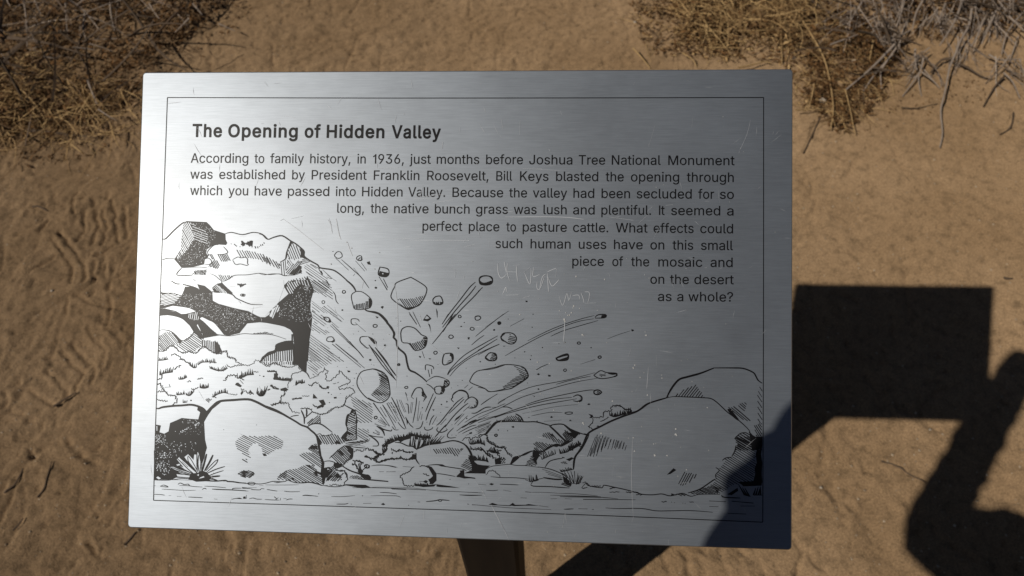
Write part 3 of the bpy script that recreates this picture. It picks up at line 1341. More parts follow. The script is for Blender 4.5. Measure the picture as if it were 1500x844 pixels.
L 6 275,662 305,665
L 6 395,678 460,675
L 9 560,685 680,690 770,695
L 7 940,712 990,716
L 9 1200,718 1270,705 1340,712
F 1370,680 1400,675 1407,710 1370,710
L 7 52,518 80,518
@340 660 10.05
L 11 0,460 60,470 130,478 220,485 340,490 420,493 500,480 600,455 720,460 780,455 820,435 870,455 940,475 1050,478 1150,468 1260,490 1310,515 1407,515
O 9 285,488 55,22
L 6 400,515 460,515
L 6 485,505 620,508 800,508 980,505
F 610,470 700,465 780,460 660,480
L 8 0,580 100,588 240,598
L 9 0,560 60,555 140,555
F 145,540 210,545 320,570 160,558
L 7 240,545 360,548
L 9 280,575 410,580 430,562 475,565
L 9 510,572 580,585 665,598
L 8 765,598 850,608 1000,605
L 11 1035,665 1080,660 1180,668
L 5 1180,668 1260,676
D 1270,637 6
L 9 0,718 60,705 110,700 150,715
F 165,690 190,672 205,710 170,712
L 9 210,655 210,710
L 9 250,712 310,700 360,715 440,718
L 9 480,722 600,728 700,730
L 16 620,680 660,715
L 12 680,695 640,725
L 9 710,700 712,735
L 9 755,710 800,708
L 10 795,730 840,715 890,715
H 32 26 12 650,420 700,350 820,285 960,260 1080,215 1190,215 1340,400 1350,500 1260,490 1150,465 940,470 830,430 720,440
H 35 26 12 980,75 1040,35 1280,30 1330,180 1310,260 1190,210
F 1075,215 1110,210 1220,290 1340,340 1360,480 1330,490 1320,390 1240,370 1190,330 1220,310
E 1255,340 1300,360 1310,380 1270,365
F 860,405 920,410 900,440
H 30 22 11 75,345 160,300 240,295 340,340 270,400 180,390
F 80,340 130,340 140,360 90,352
"""
# outlines of the letters used on the sign: letter, advance, closed loops
GLYPHS = """
, 188 38,-119 68,71 137,71 84,-119
. 188 95,-4 78,-1 63,9 53,24 50,41 53,59 63,73 78,83 95,87 113,83 128,73 138,59 141,41 138,24 128,9 113,-1
1 330 276,0 276,509 230,509 208,468 166,430 108,400 108,345 152,362 212,404 212,0
3 453 218,-7 173,-3 133,10 98,30 70,57 52,91 44,132 109,132 115,107 126,87 144,71 165,59 191,52 219,50 248,53 275,61 297,74 315,93 325,116 329,145 326,172 316,196 299,217 275,234 242,244 201,248 157,248 157,299 288,448 288,452 70,452 70,509 372,509 372,461 211,278 211,289 264,288 308,276 344,253 371,222 387,186 393,145 387,103 370,66 344,36 309,12 266,-2
6 453 226,-7 182,-1 142,15 109,40 84,74 69,115 64,162 68,199 80,239 102,285 137,340 252,509 322,509 151,261 145,261 154,275 165,288 179,299 196,307 214,312 235,314 278,309 316,295 346,271 370,240 384,201 389,157 384,112 368,73 343,39 310,14 271,-2/226,48 254,52 279,63 299,79 314,101 324,128 327,157 324,187 314,213 299,235 279,251 254,262 226,265 198,262 174,252 153,235 138,214 128,188 125,158 128,128 138,102 153,79 174,63 198,52
9 453 226,516 271,510 310,494 343,468 368,434 384,393 389,347 385,309 373,270 350,224 315,168 200,0 130,0 301,248 307,248 299,234 287,221 273,210 257,202 238,196 218,195 175,199 137,214 106,237 83,269 68,307 64,352 69,397 85,436 110,469 143,494 182,510/226,460 199,457 174,446 154,429 138,407 129,381 125,352 129,322 138,295 154,274 174,257 199,247 226,243 254,247 279,257 299,273 314,295 324,321 327,350 324,381 314,407 299,429 279,446 254,457
? 358 132,152 132,159 134,200 141,230 153,252 168,269 187,284 209,298 230,314 247,334 258,357 262,384 259,406 250,425 237,441 220,452 200,459 178,462 157,459 137,453 120,441 106,425 96,404 92,378 27,378 33,418 49,452 73,479 103,499 138,511 178,516 219,511 255,498 284,478 306,451 319,418 324,382 319,344 306,311 284,284 254,261 235,248 219,235 207,221 200,205 195,185 194,158 194,152/164,-4 146,-1 131,9 121,24 118,41 121,58 131,73 146,83 164,86 181,83 196,73 206,58 209,41 206,24 196,9 181,-1
A 480 16,0 201,509 276,509 463,0 395,0 287,302 276,334 264,372 250,420 232,478 245,478 228,419 213,371 201,333 191,302 85,0/110,142 110,199 370,199 370,142
B 456 60,0 60,509 241,509 289,504 329,491 359,469 381,442 394,410 398,374 395,344 387,320 373,301 356,286 336,275 315,267 315,262 339,257 363,245 385,227 402,203 414,173 418,136 413,100 400,67 377,39 344,18 301,4 247,0/125,57 245,57 296,63 330,80 349,105 355,137 352,161 342,184 327,203 306,218 279,228 248,231 125,231/125,285 238,285 265,288 288,296 308,309 323,326 333,348 336,372 330,403 313,429 283,446 240,452 125,452
F 410 60,0 60,509 369,509 369,452 125,452 125,278 346,278 346,221 125,221 125,0
H 517 60,0 60,509 125,509 125,289 392,289 392,509 457,509 457,0 392,0 392,232 125,232 125,0
I 145 40,0 40,509 105,509 105,0
J 396 185,-7 124,3 75,33 44,81 33,145 33,173 98,173 98,145 104,104 122,74 149,56 185,50 220,56 248,74 266,104 272,145 272,509 336,509 336,145 326,81 294,33 246,3
K 467 104,145 104,216 122,239 139,261 157,282 174,303 193,324 212,344 364,509 448,509 231,276 228,276/60,0 60,509 125,509 125,334 124,225 125,193 125,0/372,0 188,259 228,309 449,0
M 628 60,0 60,509 152,509 277,187 287,159 299,123 311,84 322,49 307,49 318,83 330,121 342,158 352,187 476,509 568,509 568,0 504,0 504,291 504,327 505,369 506,413 507,457 513,457 505,433 498,409 482,363 467,322 456,291 342,0 286,0 170,291 159,321 145,361 129,408 112,457 119,457 120,416 121,372 122,328 122,291 122,0
N 523 60,0 60,509 136,509 343,183 352,169 363,151 375,130 388,107 401,82 414,55 405,54 402,81 401,108 400,134 399,157 399,195 399,509 463,509 463,0 387,0 202,290 177,331 164,354 148,381 108,452 119,454 122,384 124,328 125,291 125,0
O 533 267,-7 205,1 150,25 105,63 70,115 48,179 40,254 48,329 70,393 105,445 150,484 205,508 267,516 329,508 384,484 429,445 464,393 486,329 493,254 486,179 464,115 429,63 384,25 329,1/267,53 310,59 349,76 383,105 408,144 425,194 430,254 425,314 408,365 383,404 349,433 310,450 267,456 223,450 184,433 151,404 125,364 109,314 103,254 109,194 125,144 151,105 184,76 223,59
P 445 60,0 60,509 235,509 289,503 332,487 366,462 390,430 404,391 409,348 404,304 390,265 366,233 332,207 289,191 235,186 125,186 125,0/125,242 233,242 269,246 297,256 318,272 333,294 342,319 344,348 342,376 333,402 318,423 297,439 268,449 232,452 125,452
R 449 60,0 60,509 236,509 290,504 333,489 367,465 390,433 405,395 409,352 405,309 390,271 367,240 333,217 303,204 428,0 353,0 232,198 125,198 125,0/125,255 234,255 269,258 298,267 319,281 334,300 342,324 345,352 342,380 334,405 319,425 298,440 269,449 233,452 125,452
T 449 32,452 32,509 417,509 417,452 257,452 257,0 193,0 193,452
V 480 204,0 16,509 84,509 192,206 203,176 215,137 230,89 248,31 235,31 252,90 267,138 279,176 290,206 395,509 463,509 278,0
W 686 155,0 16,509 82,509 163,196 170,171 175,145 187,94 192,67 197,40 189,40 194,67 200,94 205,120 211,145 224,196 306,509 380,509 462,196 468,171 474,145 486,94 492,67 497,40 488,40 493,67 499,94 504,120 510,145 523,196 603,509 670,509 530,0 455,0 368,323 359,356 351,391 344,431 336,475 350,475 342,433 335,395 327,359 318,323 230,0
a 389 160,-9 126,-5 94,5 68,22 48,45 35,73 30,108 34,138 43,161 58,179 78,193 100,203 125,211 152,216 178,220 234,227 252,230 265,235 273,243 276,255 276,257 273,279 267,297 256,311 240,322 220,329 196,331 171,329 149,322 132,313 118,301 107,288 100,274 41,291 57,322 79,346 104,364 133,375 163,382 194,384 215,383 239,379 263,372 286,360 306,343 322,320 333,290 337,251 337,0 277,0 277,52 272,52 264,38 252,25 236,12 215,1 190,-6/170,45 202,49 228,59 248,74 263,93 272,115 276,138 276,190 270,186 259,182 246,179 231,176 200,171 175,168 154,164 134,159 117,150 103,139 95,124 92,105 94,87 102,72 114,61 130,52 149,47
b 424 229,-8 198,-5 172,4 153,17 138,31 127,46 118,59 112,59 112,0 53,0 53,509 114,509 114,319 118,319 127,331 137,346 152,360 171,373 197,381 229,384 274,378 313,361 345,332 370,293 385,245 390,189 385,133 370,84 346,45 313,16 274,-2/220,47 253,51 279,66 301,88 316,117 325,151 328,189 325,227 316,261 301,290 280,311 253,325 220,330 188,325 161,312 140,291 125,263 116,229 113,189 116,150 125,115 140,86 162,65 188,51
c 396 207,-8 159,-2 117,16 82,46 56,85 40,133 34,187 40,243 56,291 82,330 117,360 159,378 207,384 234,383 260,377 284,368 305,356 324,341 340,322 353,301 362,277 303,262 298,276 290,289 281,301 270,311 257,319 242,325 226,329 207,330 173,325 145,310 124,287 108,258 99,224 96,187 99,151 108,117 124,89 145,66 173,51 207,46 226,48 243,52 258,58 271,66 282,76 292,89 299,102 304,117 363,102 354,78 341,56 325,37 306,21 285,9 261,-1 235,-6
d 424 195,-8 151,-2 111,16 79,45 55,84 39,133 34,189 39,245 55,293 79,332 112,361 151,378 196,384 228,381 253,373 272,360 287,346 298,331 306,319 311,319 311,509 372,509 372,0 313,0 313,59 307,59 298,46 287,31 272,17 252,4 227,-5/205,47 236,51 263,65 284,86 299,115 309,150 312,189 309,229 300,263 284,291 263,312 237,325 205,330 172,325 145,311 124,290 108,261 99,227 96,189 99,151 109,117 124,88 145,66 172,51
e 404 212,-8 161,-2 117,16 82,46 56,85 40,132 34,187 39,242 55,290 81,329 115,359 157,378 205,384 236,382 266,374 294,361 319,341 341,315 357,282 368,242 371,194 371,169 75,169 75,221 338,221 310,202 307,237 298,269 283,294 263,314 237,326 205,330 173,326 146,313 125,294 109,270 99,241 96,211 96,178 100,139 110,106 128,80 151,61 179,50 212,46 234,48 254,53 271,61 285,73 297,88 306,105 365,91 353,63 335,39 311,19 283,4 249,-5
f 254 228,379 228,327 6,327 6,379/81,0 81,432 84,461 96,486 113,505 135,519 161,527 187,530 207,529 222,527 234,524 243,521 227,468 215,472 206,473 195,474 171,470 154,460 145,443 142,419 142,0
g 425 207,-151 168,-148 134,-140 105,-127 82,-110 64,-91 51,-69 101,-41 110,-53 122,-66 136,-78 154,-88 178,-95 207,-97 249,-92 282,-75 304,-47 311,-6 311,68 306,68 298,56 287,41 272,28 252,16 227,8 195,5 152,10 113,27 80,53 55,90 39,136 34,191 39,246 55,293 80,332 112,361 152,378 196,384 228,382 253,373 273,360 288,346 299,331 308,319 313,319 313,379 372,379 372,-9 367,-54 350,-90 324,-117 291,-136 251,-147/205,59 237,63 264,75 285,95 300,121 309,154 312,193 309,231 300,264 285,291 264,312 237,325 205,330 172,325 145,312 124,290 109,262 99,229 96,193 99,155 109,123 124,96 145,76 172,63
h 410 114,227 114,0 53,0 53,509 114,509 114,287 102,287 124,332 152,362 187,379 227,384 264,380 295,369 321,349 341,321 353,285 357,240 357,0 296,0 296,235 290,275 273,304 246,323 210,329 184,326 161,317 141,303 126,283 117,257
i 167 53,0 53,379 114,379 114,0/84,443 67,446 54,455 44,468 41,483 44,499 54,512 67,521 84,524 100,521 114,512 123,499 126,483 123,468 114,455 100,446
j 167 53,379 114,379 114,-30 111,-63 102,-90 86,-113 65,-129 37,-139 4,-143 -10,-143 -10,-87 2,-87 25,-83 40,-72 50,-54 53,-29/83,443 67,446 53,455 44,468 41,483 44,499 53,512 67,521 83,524 100,521 114,512 123,499 126,483 123,468 114,455 100,446
k 381 110,137 110,212 121,212 284,379 360,379 184,199 177,199/53,0 53,509 114,509 114,0/294,0 148,186 191,229 372,0
l 189 139,-2 101,3 74,20 58,47 53,84 53,509 114,509 114,99 115,77 120,62 130,54 146,52 160,53 170,54 181,3 162,-1 151,-2
m 610 53,0 53,379 112,379 112,295 108,295 118,323 132,346 151,363 172,376 195,384 219,386 257,380 287,361 309,331 321,295 312,295 322,321 337,343 357,361 381,375 407,383 437,386 468,383 497,372 522,354 541,328 553,296 557,255 557,0 496,0 496,254 490,289 473,313 447,326 419,330 395,328 374,320 358,307 345,290 338,270 335,247 335,0 274,0 274,260 269,288 253,311 229,326 199,330 178,328 158,320 140,307 126,289 117,266 114,238 114,0
n 410 114,227 114,0 53,0 53,379 112,379 112,287 102,287 124,332 152,362 187,379 227,384 264,380 295,369 321,349 341,321 353,285 357,240 357,0 296,0 296,235 290,275 273,304 246,323 210,329 184,326 161,317 141,303 126,283 117,257
o 415 207,-8 159,-2 117,16 82,46 56,85 40,133 34,187 40,243 56,291 82,330 117,360 159,378 207,384 256,378 299,360 333,330 359,291 376,243 381,187 376,133 359,85 333,46 299,16 256,-2/207,46 242,51 270,66 292,89 307,117 316,151 319,187 316,224 307,258 292,287 270,310 242,325 207,330 173,325 145,310 124,287 108,258 99,224 96,187 99,151 108,117 124,89 145,66 173,51
p 424 53,-143 53,379 112,379 112,319 118,319 126,331 137,346 152,360 171,373 197,381 229,384 274,378 313,361 345,332 370,293 385,245 390,189 385,133 370,84 346,45 313,16 274,-2 229,-8 198,-5 173,4 153,17 138,31 127,46 118,59 114,59 114,-143/220,47 253,51 279,66 301,88 316,117 325,151 328,189 325,227 316,261 301,290 280,311 253,325 220,330 188,325 161,312 140,291 125,263 116,229 113,189 116,150 125,115 140,86 162,65 188,51
r 259 53,0 53,379 112,379 112,321 115,321 130,347 152,367 181,380 213,385 229,384 243,384 243,322 230,324 219,325 207,326 182,323 159,315 140,301 126,284 117,262 114,237 114,0
s 365 182,-8 145,-5 112,3 84,18 62,38 45,63 36,94 94,107 105,79 124,60 150,49 181,45 217,50 244,62 262,81 268,103 265,121 254,136 237,147 212,155 149,170 104,186 72,208 53,237 47,274 51,305 65,332 87,354 115,370 149,381 187,384 223,381 254,372 279,358 299,339 314,316 324,290 268,277 258,298 243,316 219,328 187,333 156,329 131,317 114,299 109,277 112,258 124,243 144,232 172,223 229,209 275,194 306,171 325,142 331,107 326,75 312,47 290,24 260,6 223,-5
t 227 204,379 204,327 6,327 6,379/65,471 126,471 126,98 128,76 136,61 150,53 170,50 185,51 202,54 213,2 203,-1 192,-3 180,-4 168,-4 125,2 92,21 72,52 65,93
u 410 182,-5 146,-1 115,11 89,31 69,59 57,95 53,139 53,379 114,379 114,144 119,105 137,75 164,56 200,50 226,53 249,62 268,77 283,97 293,122 296,153 296,379 357,379 357,0 298,0 298,92 307,92 286,47 257,17 222,0
v 389 163,0 17,379 84,379 165,155 177,121 187,87 196,53 206,21 184,21 194,53 203,87 213,121 224,155 305,379 371,379 226,0
w 567 138,0 23,379 87,379 133,214 143,177 154,137 165,91 175,41 165,41 175,90 186,135 196,176 206,214 252,379 316,379 362,214 371,176 382,136 392,91 402,41 391,41 402,90 413,135 423,176 434,214 480,379 545,379 429,0 368,0 319,172 305,225 297,252 291,280 277,338 291,338 277,280 263,225 255,198 248,172 199,0
y 389 47,-139 61,-86 71,-87 88,-90 104,-89 118,-84 130,-74 141,-58 151,-36 163,-1 17,379 84,379 165,155 177,121 187,87 196,53 206,21 184,21 193,53 202,87 212,121 224,155 305,379 371,379 204,-58 191,-85 177,-107 159,-124 139,-136 117,-143 91,-145 77,-145 65,-143 54,-141
"""

# ------------------------------------------------------------------ ground
def vnoise(x, y, seed):
    """smooth lattice noise in [-1, 1]"""
    r = np.random.default_rng(seed)
    tab = r.uniform(-1, 1, (256, 256))
    xi = np.floor(x).astype(int); yi = np.floor(y).astype(int)
    fx = x - xi; fy = y - yi
    fx = fx * fx * (3 - 2 * fx); fy = fy * fy * (3 - 2 * fy)
    a = tab[yi & 255, xi & 255]; b = tab[yi & 255, (xi + 1) & 255]
    c = tab[(yi + 1) & 255, xi & 255]; d = tab[(yi + 1) & 255, (xi + 1) & 255]
    return (a * (1 - fx) + b * fx) * (1 - fy) + (c * (1 - fx) + d * fx) * fy

def zf(x0, y0, s, pts):
    return [(x0 + float(a) / s, y0 + float(b) / s) for a, b in (p.split(',') for p in pts.split())]

GROOVES = []
def groove(x0, y0, s, pts, w=0.0038, d=0.0048):
    GROOVES.append(([ground_pt(*p) for p in zf(x0, y0, s, pts)], w, d))
for p in ('265,350 310,410 350,450 370,490 375,570', '240,385 300,470 315,500 312,575', '430,260 440,330 405,400',
          '380,260 380,340 340,390', '465,260 485,340 450,400', '510,210 520,290 525,400', '420,480 415,575',
          '465,500 465,545', '330,620 400,670 480,685 550,700', '480,600 500,560 560,535', '300,650 295,710',
          '150,520 250,455', '140,240 210,262', '180,345 215,300', '330,210 330,270', '560,240 570,370',
          '420,200 425,240', '430,450 500,410', '490,640 480,760'):
    groove(0, 225, 3.068, p)
for p in ('260,150 360,260 330,330', '300,120 420,250 400,300', '200,240 290,330 270,400', '120,330 230,400', '380,60 470,170 450,230', '470,60 540,120'):
    groove(0, 460, 3.0, p, 0.004, 0.004)
for p in ('0,150 40,120 90,140', '20,40 30,80 10,110', '300,260 380,340 420,350', '450,720 430,760 400,700', '390,700 410,740', '0,600 60,480 70,420', '130,290 140,330'):
    groove(0, 560, 2.97, p, 0.0045, 0.004)
for p in ('180,650 100,844', '1255,620 1240,700 1180,740', '780,745 870,690'):
    groove(1150, 0, 3.75, p, 0.004, 0.004)
for p in ('0,80 100,110 200,170 300,225', '80,150 105,150'):
    groove(1290, 660, 4.586, p, 0.003, 0.003)
for p in ('1250,150 1310,210', '1190,90 1230,140 1220,220', '600,110 640,140', '860,150 880,220'):
    groove(600, 740, 2.143, p, 0.0045, 0.004)
for p in ('190,250 220,330 250,440 280,480', '320,290 340,340'):
    groove(1100, 520, 2.0, p, 0.006, 0.0025)

def ground_height(X, Y):
    H = 0.009 * vnoise(X * 1.7 + 9, Y * 1.7 + 4, 1) + 0.0055 * vnoise(X * 6.1, Y * 6.1, 2)
    wx = X + 0.03 * vnoise(X * 9, Y * 9, 21); wy = Y + 0.03 * vnoise(X * 9, Y * 9, 22)
    H += 0.0034 * vnoise(wx * 19, wy * 19, 3) + 0.0026 * vnoise(wx * 43, wy * 43, 4) + 0.0014 * vnoise(wx * 90, wy * 90, 5)
    pits = vnoise(wx * 55, wy * 55, 41)
    H -= 0.0040 * np.clip((pits - 0.55) / 0.3, 0, 1)
    rg = 1 - np.abs(vnoise(wx * 13, wy * 8, 6))
    H -= 0.0030 * np.clip((rg - 0.86) / 0.14, 0, 1)
    return H

# the spacing of the grid grows away from the part in view; one sheet to the horizon
def axis(lo, hi, step, far):
    a = list(np.arange(lo, hi, step))
    s = step
    up = [a[-1]]
    while up[-1] < far:
        s *= 1.22; up.append(up[-1] + s)
    s = step; dn = [a[0]]
    while dn[-1] > -far:
        s *= 1.22; dn.append(dn[-1] - s)
    return np.array(dn[:0:-1] + a + up[1:])
gx = axis(-1.70, 1.70, 0.0036, 220)
gy = axis(-0.10, 2.40, 0.0036, 220)
X, Y = np.meshgrid(gx, gy)
H = ground_height(X, Y)
for pts, w, d in GROOVES:
    xs = [p.x for p in pts]; ys = [p.y for p in pts]
    m = (X > min(xs) - .04) & (X < max(xs) + .04) & (Y > min(ys) - .04) & (Y < max(ys) + .04)
    px = X[m]; py = Y[m]
    px = px + 0.004 * vnoise(px * 60, py * 60, 31); py = py + 0.004 * vnoise(px * 60, py * 60, 32)
    best = np.full(px.shape, 9.0)
    for a, b in zip(pts[:-1], pts[1:]):
        dx, dy = b.x - a.x, b.y - a.y
        t = np.clip(((px - a.x) * dx + (py - a.y) * dy) / (dx * dx + dy * dy + 1e-12), 0, 1)
        best = np.minimum(best, np.hypot(px - a.x - t * dx, py - a.y - t * dy))
    H[m] += -d * np.exp(-(best / w) ** 2) + 0.35 * d * np.exp(-((best - 2.3 * w) / (1.3 * w)) ** 2)
nx, ny = len(gx), len(gy)
me = bpy.data.meshes.new('ground')
V = np.stack([X, Y, H], -1).reshape(-1, 3)
i = np.arange((ny - 1) * (nx - 1)); r_ = i // (nx - 1); c_ = i % (nx - 1)
v0 = r_ * nx + c_
Fq = np.stack([v0, v0 + 1, v0 + nx + 1, v0 + nx], -1)
me.vertices.add(len(V)); me.vertices.foreach_set('co', V.ravel())
me.loops.add(Fq.size); me.loops.foreach_set('vertex_index', Fq.ravel())
me.polygons.add(len(Fq)); me.polygons.foreach_set('loop_start', np.arange(len(Fq)) * 4)
me.polygons.foreach_set('use_smooth', np.ones(len(Fq), bool))
me.materials.append(M_SOIL)
me.update(calc_edges=True)
ground = link(bpy.data.objects.new('ground', me))
tag(ground, 'pale brown sandy soil with shoe prints under the sign', kind='structure')

GX0, GY0, GST = float(gx[np.argmin(np.abs(gx + 1.70))]), float(gy[np.argmin(np.abs(gy + 0.10))]), 0.0036
IX0, IY0 = int(np.argmin(np.abs(gx + 1.70))), int(np.argmin(np.abs(gy + 0.10)))
NCX, NCY = 944, 694
CENTRE = H[IY0:IY0 + NCY, IX0:IX0 + NCX].tolist()
def gz(x, y):
    """height of the soil under a point"""
    i = int((x - GX0) / GST + .5); j = int((y - GY0) / GST + .5)
    if 0 <= i < NCX and 0 <= j < NCY:
        return CENTRE[j][i]
    return H[int(np.searchsorted(gy, y)), int(np.searchsorted(gx, x))]

# ------------------------------------------------------------------ the sign: plate, print, post
P_TL = Vector((-0.2252, 0.3986, 1.0941)); P_TR = Vector((0.1732, 0.3633, 1.1004))
P_BR = Vector((0.1552, 0.1270, 0.9460)); P_BL = Vector((-0.2432, 0.1622, 0.9397))
PC = (P_TL + P_TR + P_BR + P_BL) / 4
ax = ((P_TR - P_TL) + (P_BR - P_BL)).normalized()
ay = ((P_TL - P_BL) + (P_TR - P_BR)); ay = (ay - ax * ay.dot(ax)).normalized()
az = ax.cross(ay)
PW, PH, PT = 0.3998, 0.2829, 0.0045
sign = empty('interpretive_sign', (PC.x, PC.y, 0.0))
tag(sign, 'slanted brushed metal information sign titled The Opening of Hidden Valley, on a dark post', 'sign')
PM = Matrix((( ax.x, ay.x, az.x, 0.0), (ax.y, ay.y, az.y, 0.0), (ax.z, ay.z, az.z, PC.z), (0, 0, 0, 1)))

def on_plate(o):
    o.matrix_local = PM
    return o

def px2pl(x, y):
    """photograph pixel -> millimetre position on the plate's own plane"""
    r = ray(x, y)
    o = Vector((0, 0, CAM_H))
    t = (PC - o).dot(az) / r.dot(az)
    q = o + r * t - PC
    return (q.dot(ax), q.dot(ay))

# plate: rounded corners, thin bevelled rim
def rounded(w, h, r, n=6):
    out = []
    for cx, cy, a0 in ((w/2-r, h/2-r, 0), (-w/2+r, h/2-r, 90), (-w/2+r, -h/2+r, 180), (w/2-r, -h/2+r, 270)):
        for k in range(n + 1):
            a = math.radians(a0 + 90 * k / n)
            out.append((cx + r * math.cos(a), cy + r * math.sin(a)))
    return out
bev = 0.0006
rings = [(rounded(PW, PH, 0.0021), -PT), (rounded(PW, PH, 0.0021), -bev), (rounded(PW - 2*bev, PH - 2*bev, 0.0018), 0.0)]
vs, fs = [], []
for pts, z in rings:
    vs += [(x, y, z) for x, y in pts]
n = len(rings[0][0])
for k in range(2):
    for j in range(n):
        a = k * n + j; b = k * n + (j + 1) % n
        fs.append((a, b, b + n, a + n))
fs.append(tuple(range(2 * n, 3 * n))); fs.append(tuple(reversed(range(n))))
plate = on_plate(mesh_obj('plate', vs, fs, M_METAL, sign))
plate['label'] = 'brushed aluminium plate with rounded corners'

# ---- text
GL = {}
for g in GLYPHS.strip('\n').splitlines():
    adv, rest = g[2:].split(' ', 1)
    GL[g[0]] = (float(adv), [[tuple(float(q) for q in p.split(',')) for p in lp.split()] for lp in rest.split('/')])
def word_mesh(s, bold):
    V_, F_ = [], []; x0 = 0.0
    for ch in s:
        adv, loops = GL[ch]
        # the outer outline is the loop with the largest area; its turning sense sets which way is outward
        area = lambda lp: sum(p[0]*q[1] - q[0]*p[1] for p, q in zip(lp, lp[1:] + lp[:1]))
        big = max(loops, key=lambda l: abs(area(l)))
        holes = [l for l in loops if area(l) * area(big) < 0]
        for l in [l for l in loops if area(l) * area(big) > 0]:
            xs = [p[0] for p in l]; ys = [p[1] for p in l]
            mine = [h for h in holes if min(xs) < h[0][0] < max(xs) and min(ys) < h[0][1] < max(ys)]
            flat = l + [p for h in mine for p in h]
            o = len(V_)
            V_ += [(x0 + p[0], p[1]) for p in flat]
            for t in tessellate_polygon([[Vector((p[0], p[1], 0)) for p in q] for q in [l] + mine]):
                pa, pb, pc = (Vector(flat[k]) for k in t)
                if (pb - pa).cross(pc - pa) < 0: t = (t[0], t[2], t[1])
                F_.append(tuple(k + o for k in t))
        # stroke weight: a band of constant width laid along every outline, half of it outside the letter
        hw = 22 if bold else 5
        for l in loops:
            n = len(l)
            for a, b in zip(l, l[1:] + l[:1]):
                u = Vector((b[0]-a[0], b[1]-a[1]))
                if u.length < 1e-6: continue
                u.normalize(); m = Vector((-u.y, u.x)) * hw; e = u * hw * 0.55
                o = len(V_)
                V_ += [(x0 + a[0] - m.x - e.x, a[1] - m.y - e.y), (x0 + b[0] - m.x + e.x, b[1] - m.y + e.y), (x0 + b[0] + m.x + e.x, b[1] + m.y + e.y), (x0 + a[0] + m.x - e.x, a[1] + m.y - e.y)]
                F_.append((o, o+1, o+2, o+3))
        x0 += adv + (40 if bold else 0)
    return np.array(V_), F_
def cap_height(bold):
    return (0.0, 509.0)
TZ = 0.00010
def text_line(name, words, xa, ya, xb, yb, cap_px, bold=False):
    """words: (string, left px, right px); baseline from (xa, ya) to (xb, yb) in the photograph"""
    V_, F_ = [], []
    c0, c1 = cap_height(bold)
    for s, l, r in words:
        v, f = word_mesh(s, bold)
        x0, x1 = v[:, 0].min(), v[:, 0].max()
        by = lambda x: ya + (yb - ya) * (x - xa) / (xb - xa)
        A = Vector(px2pl(l, by(l))); B = Vector(px2pl(r, by(r)))
        e = (B - A) / (x1 - x0)
        up = Vector(px2pl(l, by(l) - cap_px)) - A
        u = Vector((-e.y, e.x)).normalized() * (up.length / (c1 - c0))
        o = len(V_)
        for x, y in v:
            q = A + e * (x - x0) + u * (y - c0)
            V_.append((q.x, q.y, TZ + random.random() * 0.000004))
        F_ += [tuple(i + o for i in t) for t in f]
    return on_plate(mesh_obj(name, V_, F_, M_INK, sign))
def parse(s):
    out = []
    for t in s.split('|'):
        w, l, r = t.rsplit(' ', 2); out.append((w.strip(), float(l), float(r)))
    return out
text_line('title_text', parse('The 281.6 325|Opening 334 436|of 446 469.6|Hidden 478.3 563|Valley 573.5 645.6'), 281, 200.3, 645, 202.6, 18, True)
LINES = [
 ('According 279.3 363.6|to 372.6 387|family 395.6 445|history, 454.2 513.2|in 523.4 535.6|1936, 546.4 591.4|just 600 631|months 639.6 702|before 711.9 766|Joshua 775 838.4|Tree 847.6 886.4|National 896 967.8|Monument 978.8 1076', 279, 238.5, 1076, 242.2),
 ('was 278.6 311.4|established 321 417.4|by 427.8 446.4|President 456.4 537|Franklin 547.4 614.2|Roosevelt, 625.6 715.4|Bill 726.8 750.2|Keys 761.6 803.4|blasted 814.4 876.2|the 887 913.6|opening 924 994.8|through 1005.8 1074.8', 278, 262, 1075, 266.8),
 ('which 278.4 325.2|you 334.4 363.4|have 372.8 412.6|passed 421.6 482.2|into 491.8 521|Hidden 530.2 589.6|Valley. 598 652|Because 662.6 737|the 745.6 772|valley 780.4 830.6|had 839.8 870.4|been 881 922.8|secluded 932.5 1013.2|for 1022.5 1046|so 1054.4 1075', 278, 285.8, 1075, 291.6),
 ('long, 493.8 533|the 542.6 568|native 577.2 627.6|bunch 636.8 687.8|grass 697 744|was 752.5 786|lush 796 830|and 839.3 871|plentiful. 880.8 953.6|It 965.2 973.6|seemed 983 1055|a 1064.8 1074.5', 493, 311.8, 1075, 315.8),
 ('perfect 618.8 677|place 686.6 731.4|to 741.5 755.7|pasture 765.5 830.2|cattle. 839.3 891|What 901.8 948.5|effects 957.2 1016|could 1025.6 1073.8', 618, 338, 1075, 342),
 ('such 725.7 765|human 777 835.8|uses 847.6 888|have 899.2 941.4|on 952.5 973|this 985 1015.4|small 1026.7 1073.6', 725, 363.4, 1075, 366.6),
 ('piece 838.2 884.5|of 896.8 912.7|the 924.3 951|mosaic 964.2 1028.7|and 1040.6 1073.2', 838, 389.4, 1074, 391.4),
 ('on 952.5 973|the 981.3 1009|desert 1017 1074.8', 952, 415.8, 1075, 416.6),
 ('as 963.6 983.7|a 991.8 1000.9|whole? 1008.3 1073.8', 963, 441.0, 1075, 442.0)]
for w, xa, ya, xb, yb in LINES:
    text_line('text_line', parse(w), xa, ya, xb, yb, 13.8)

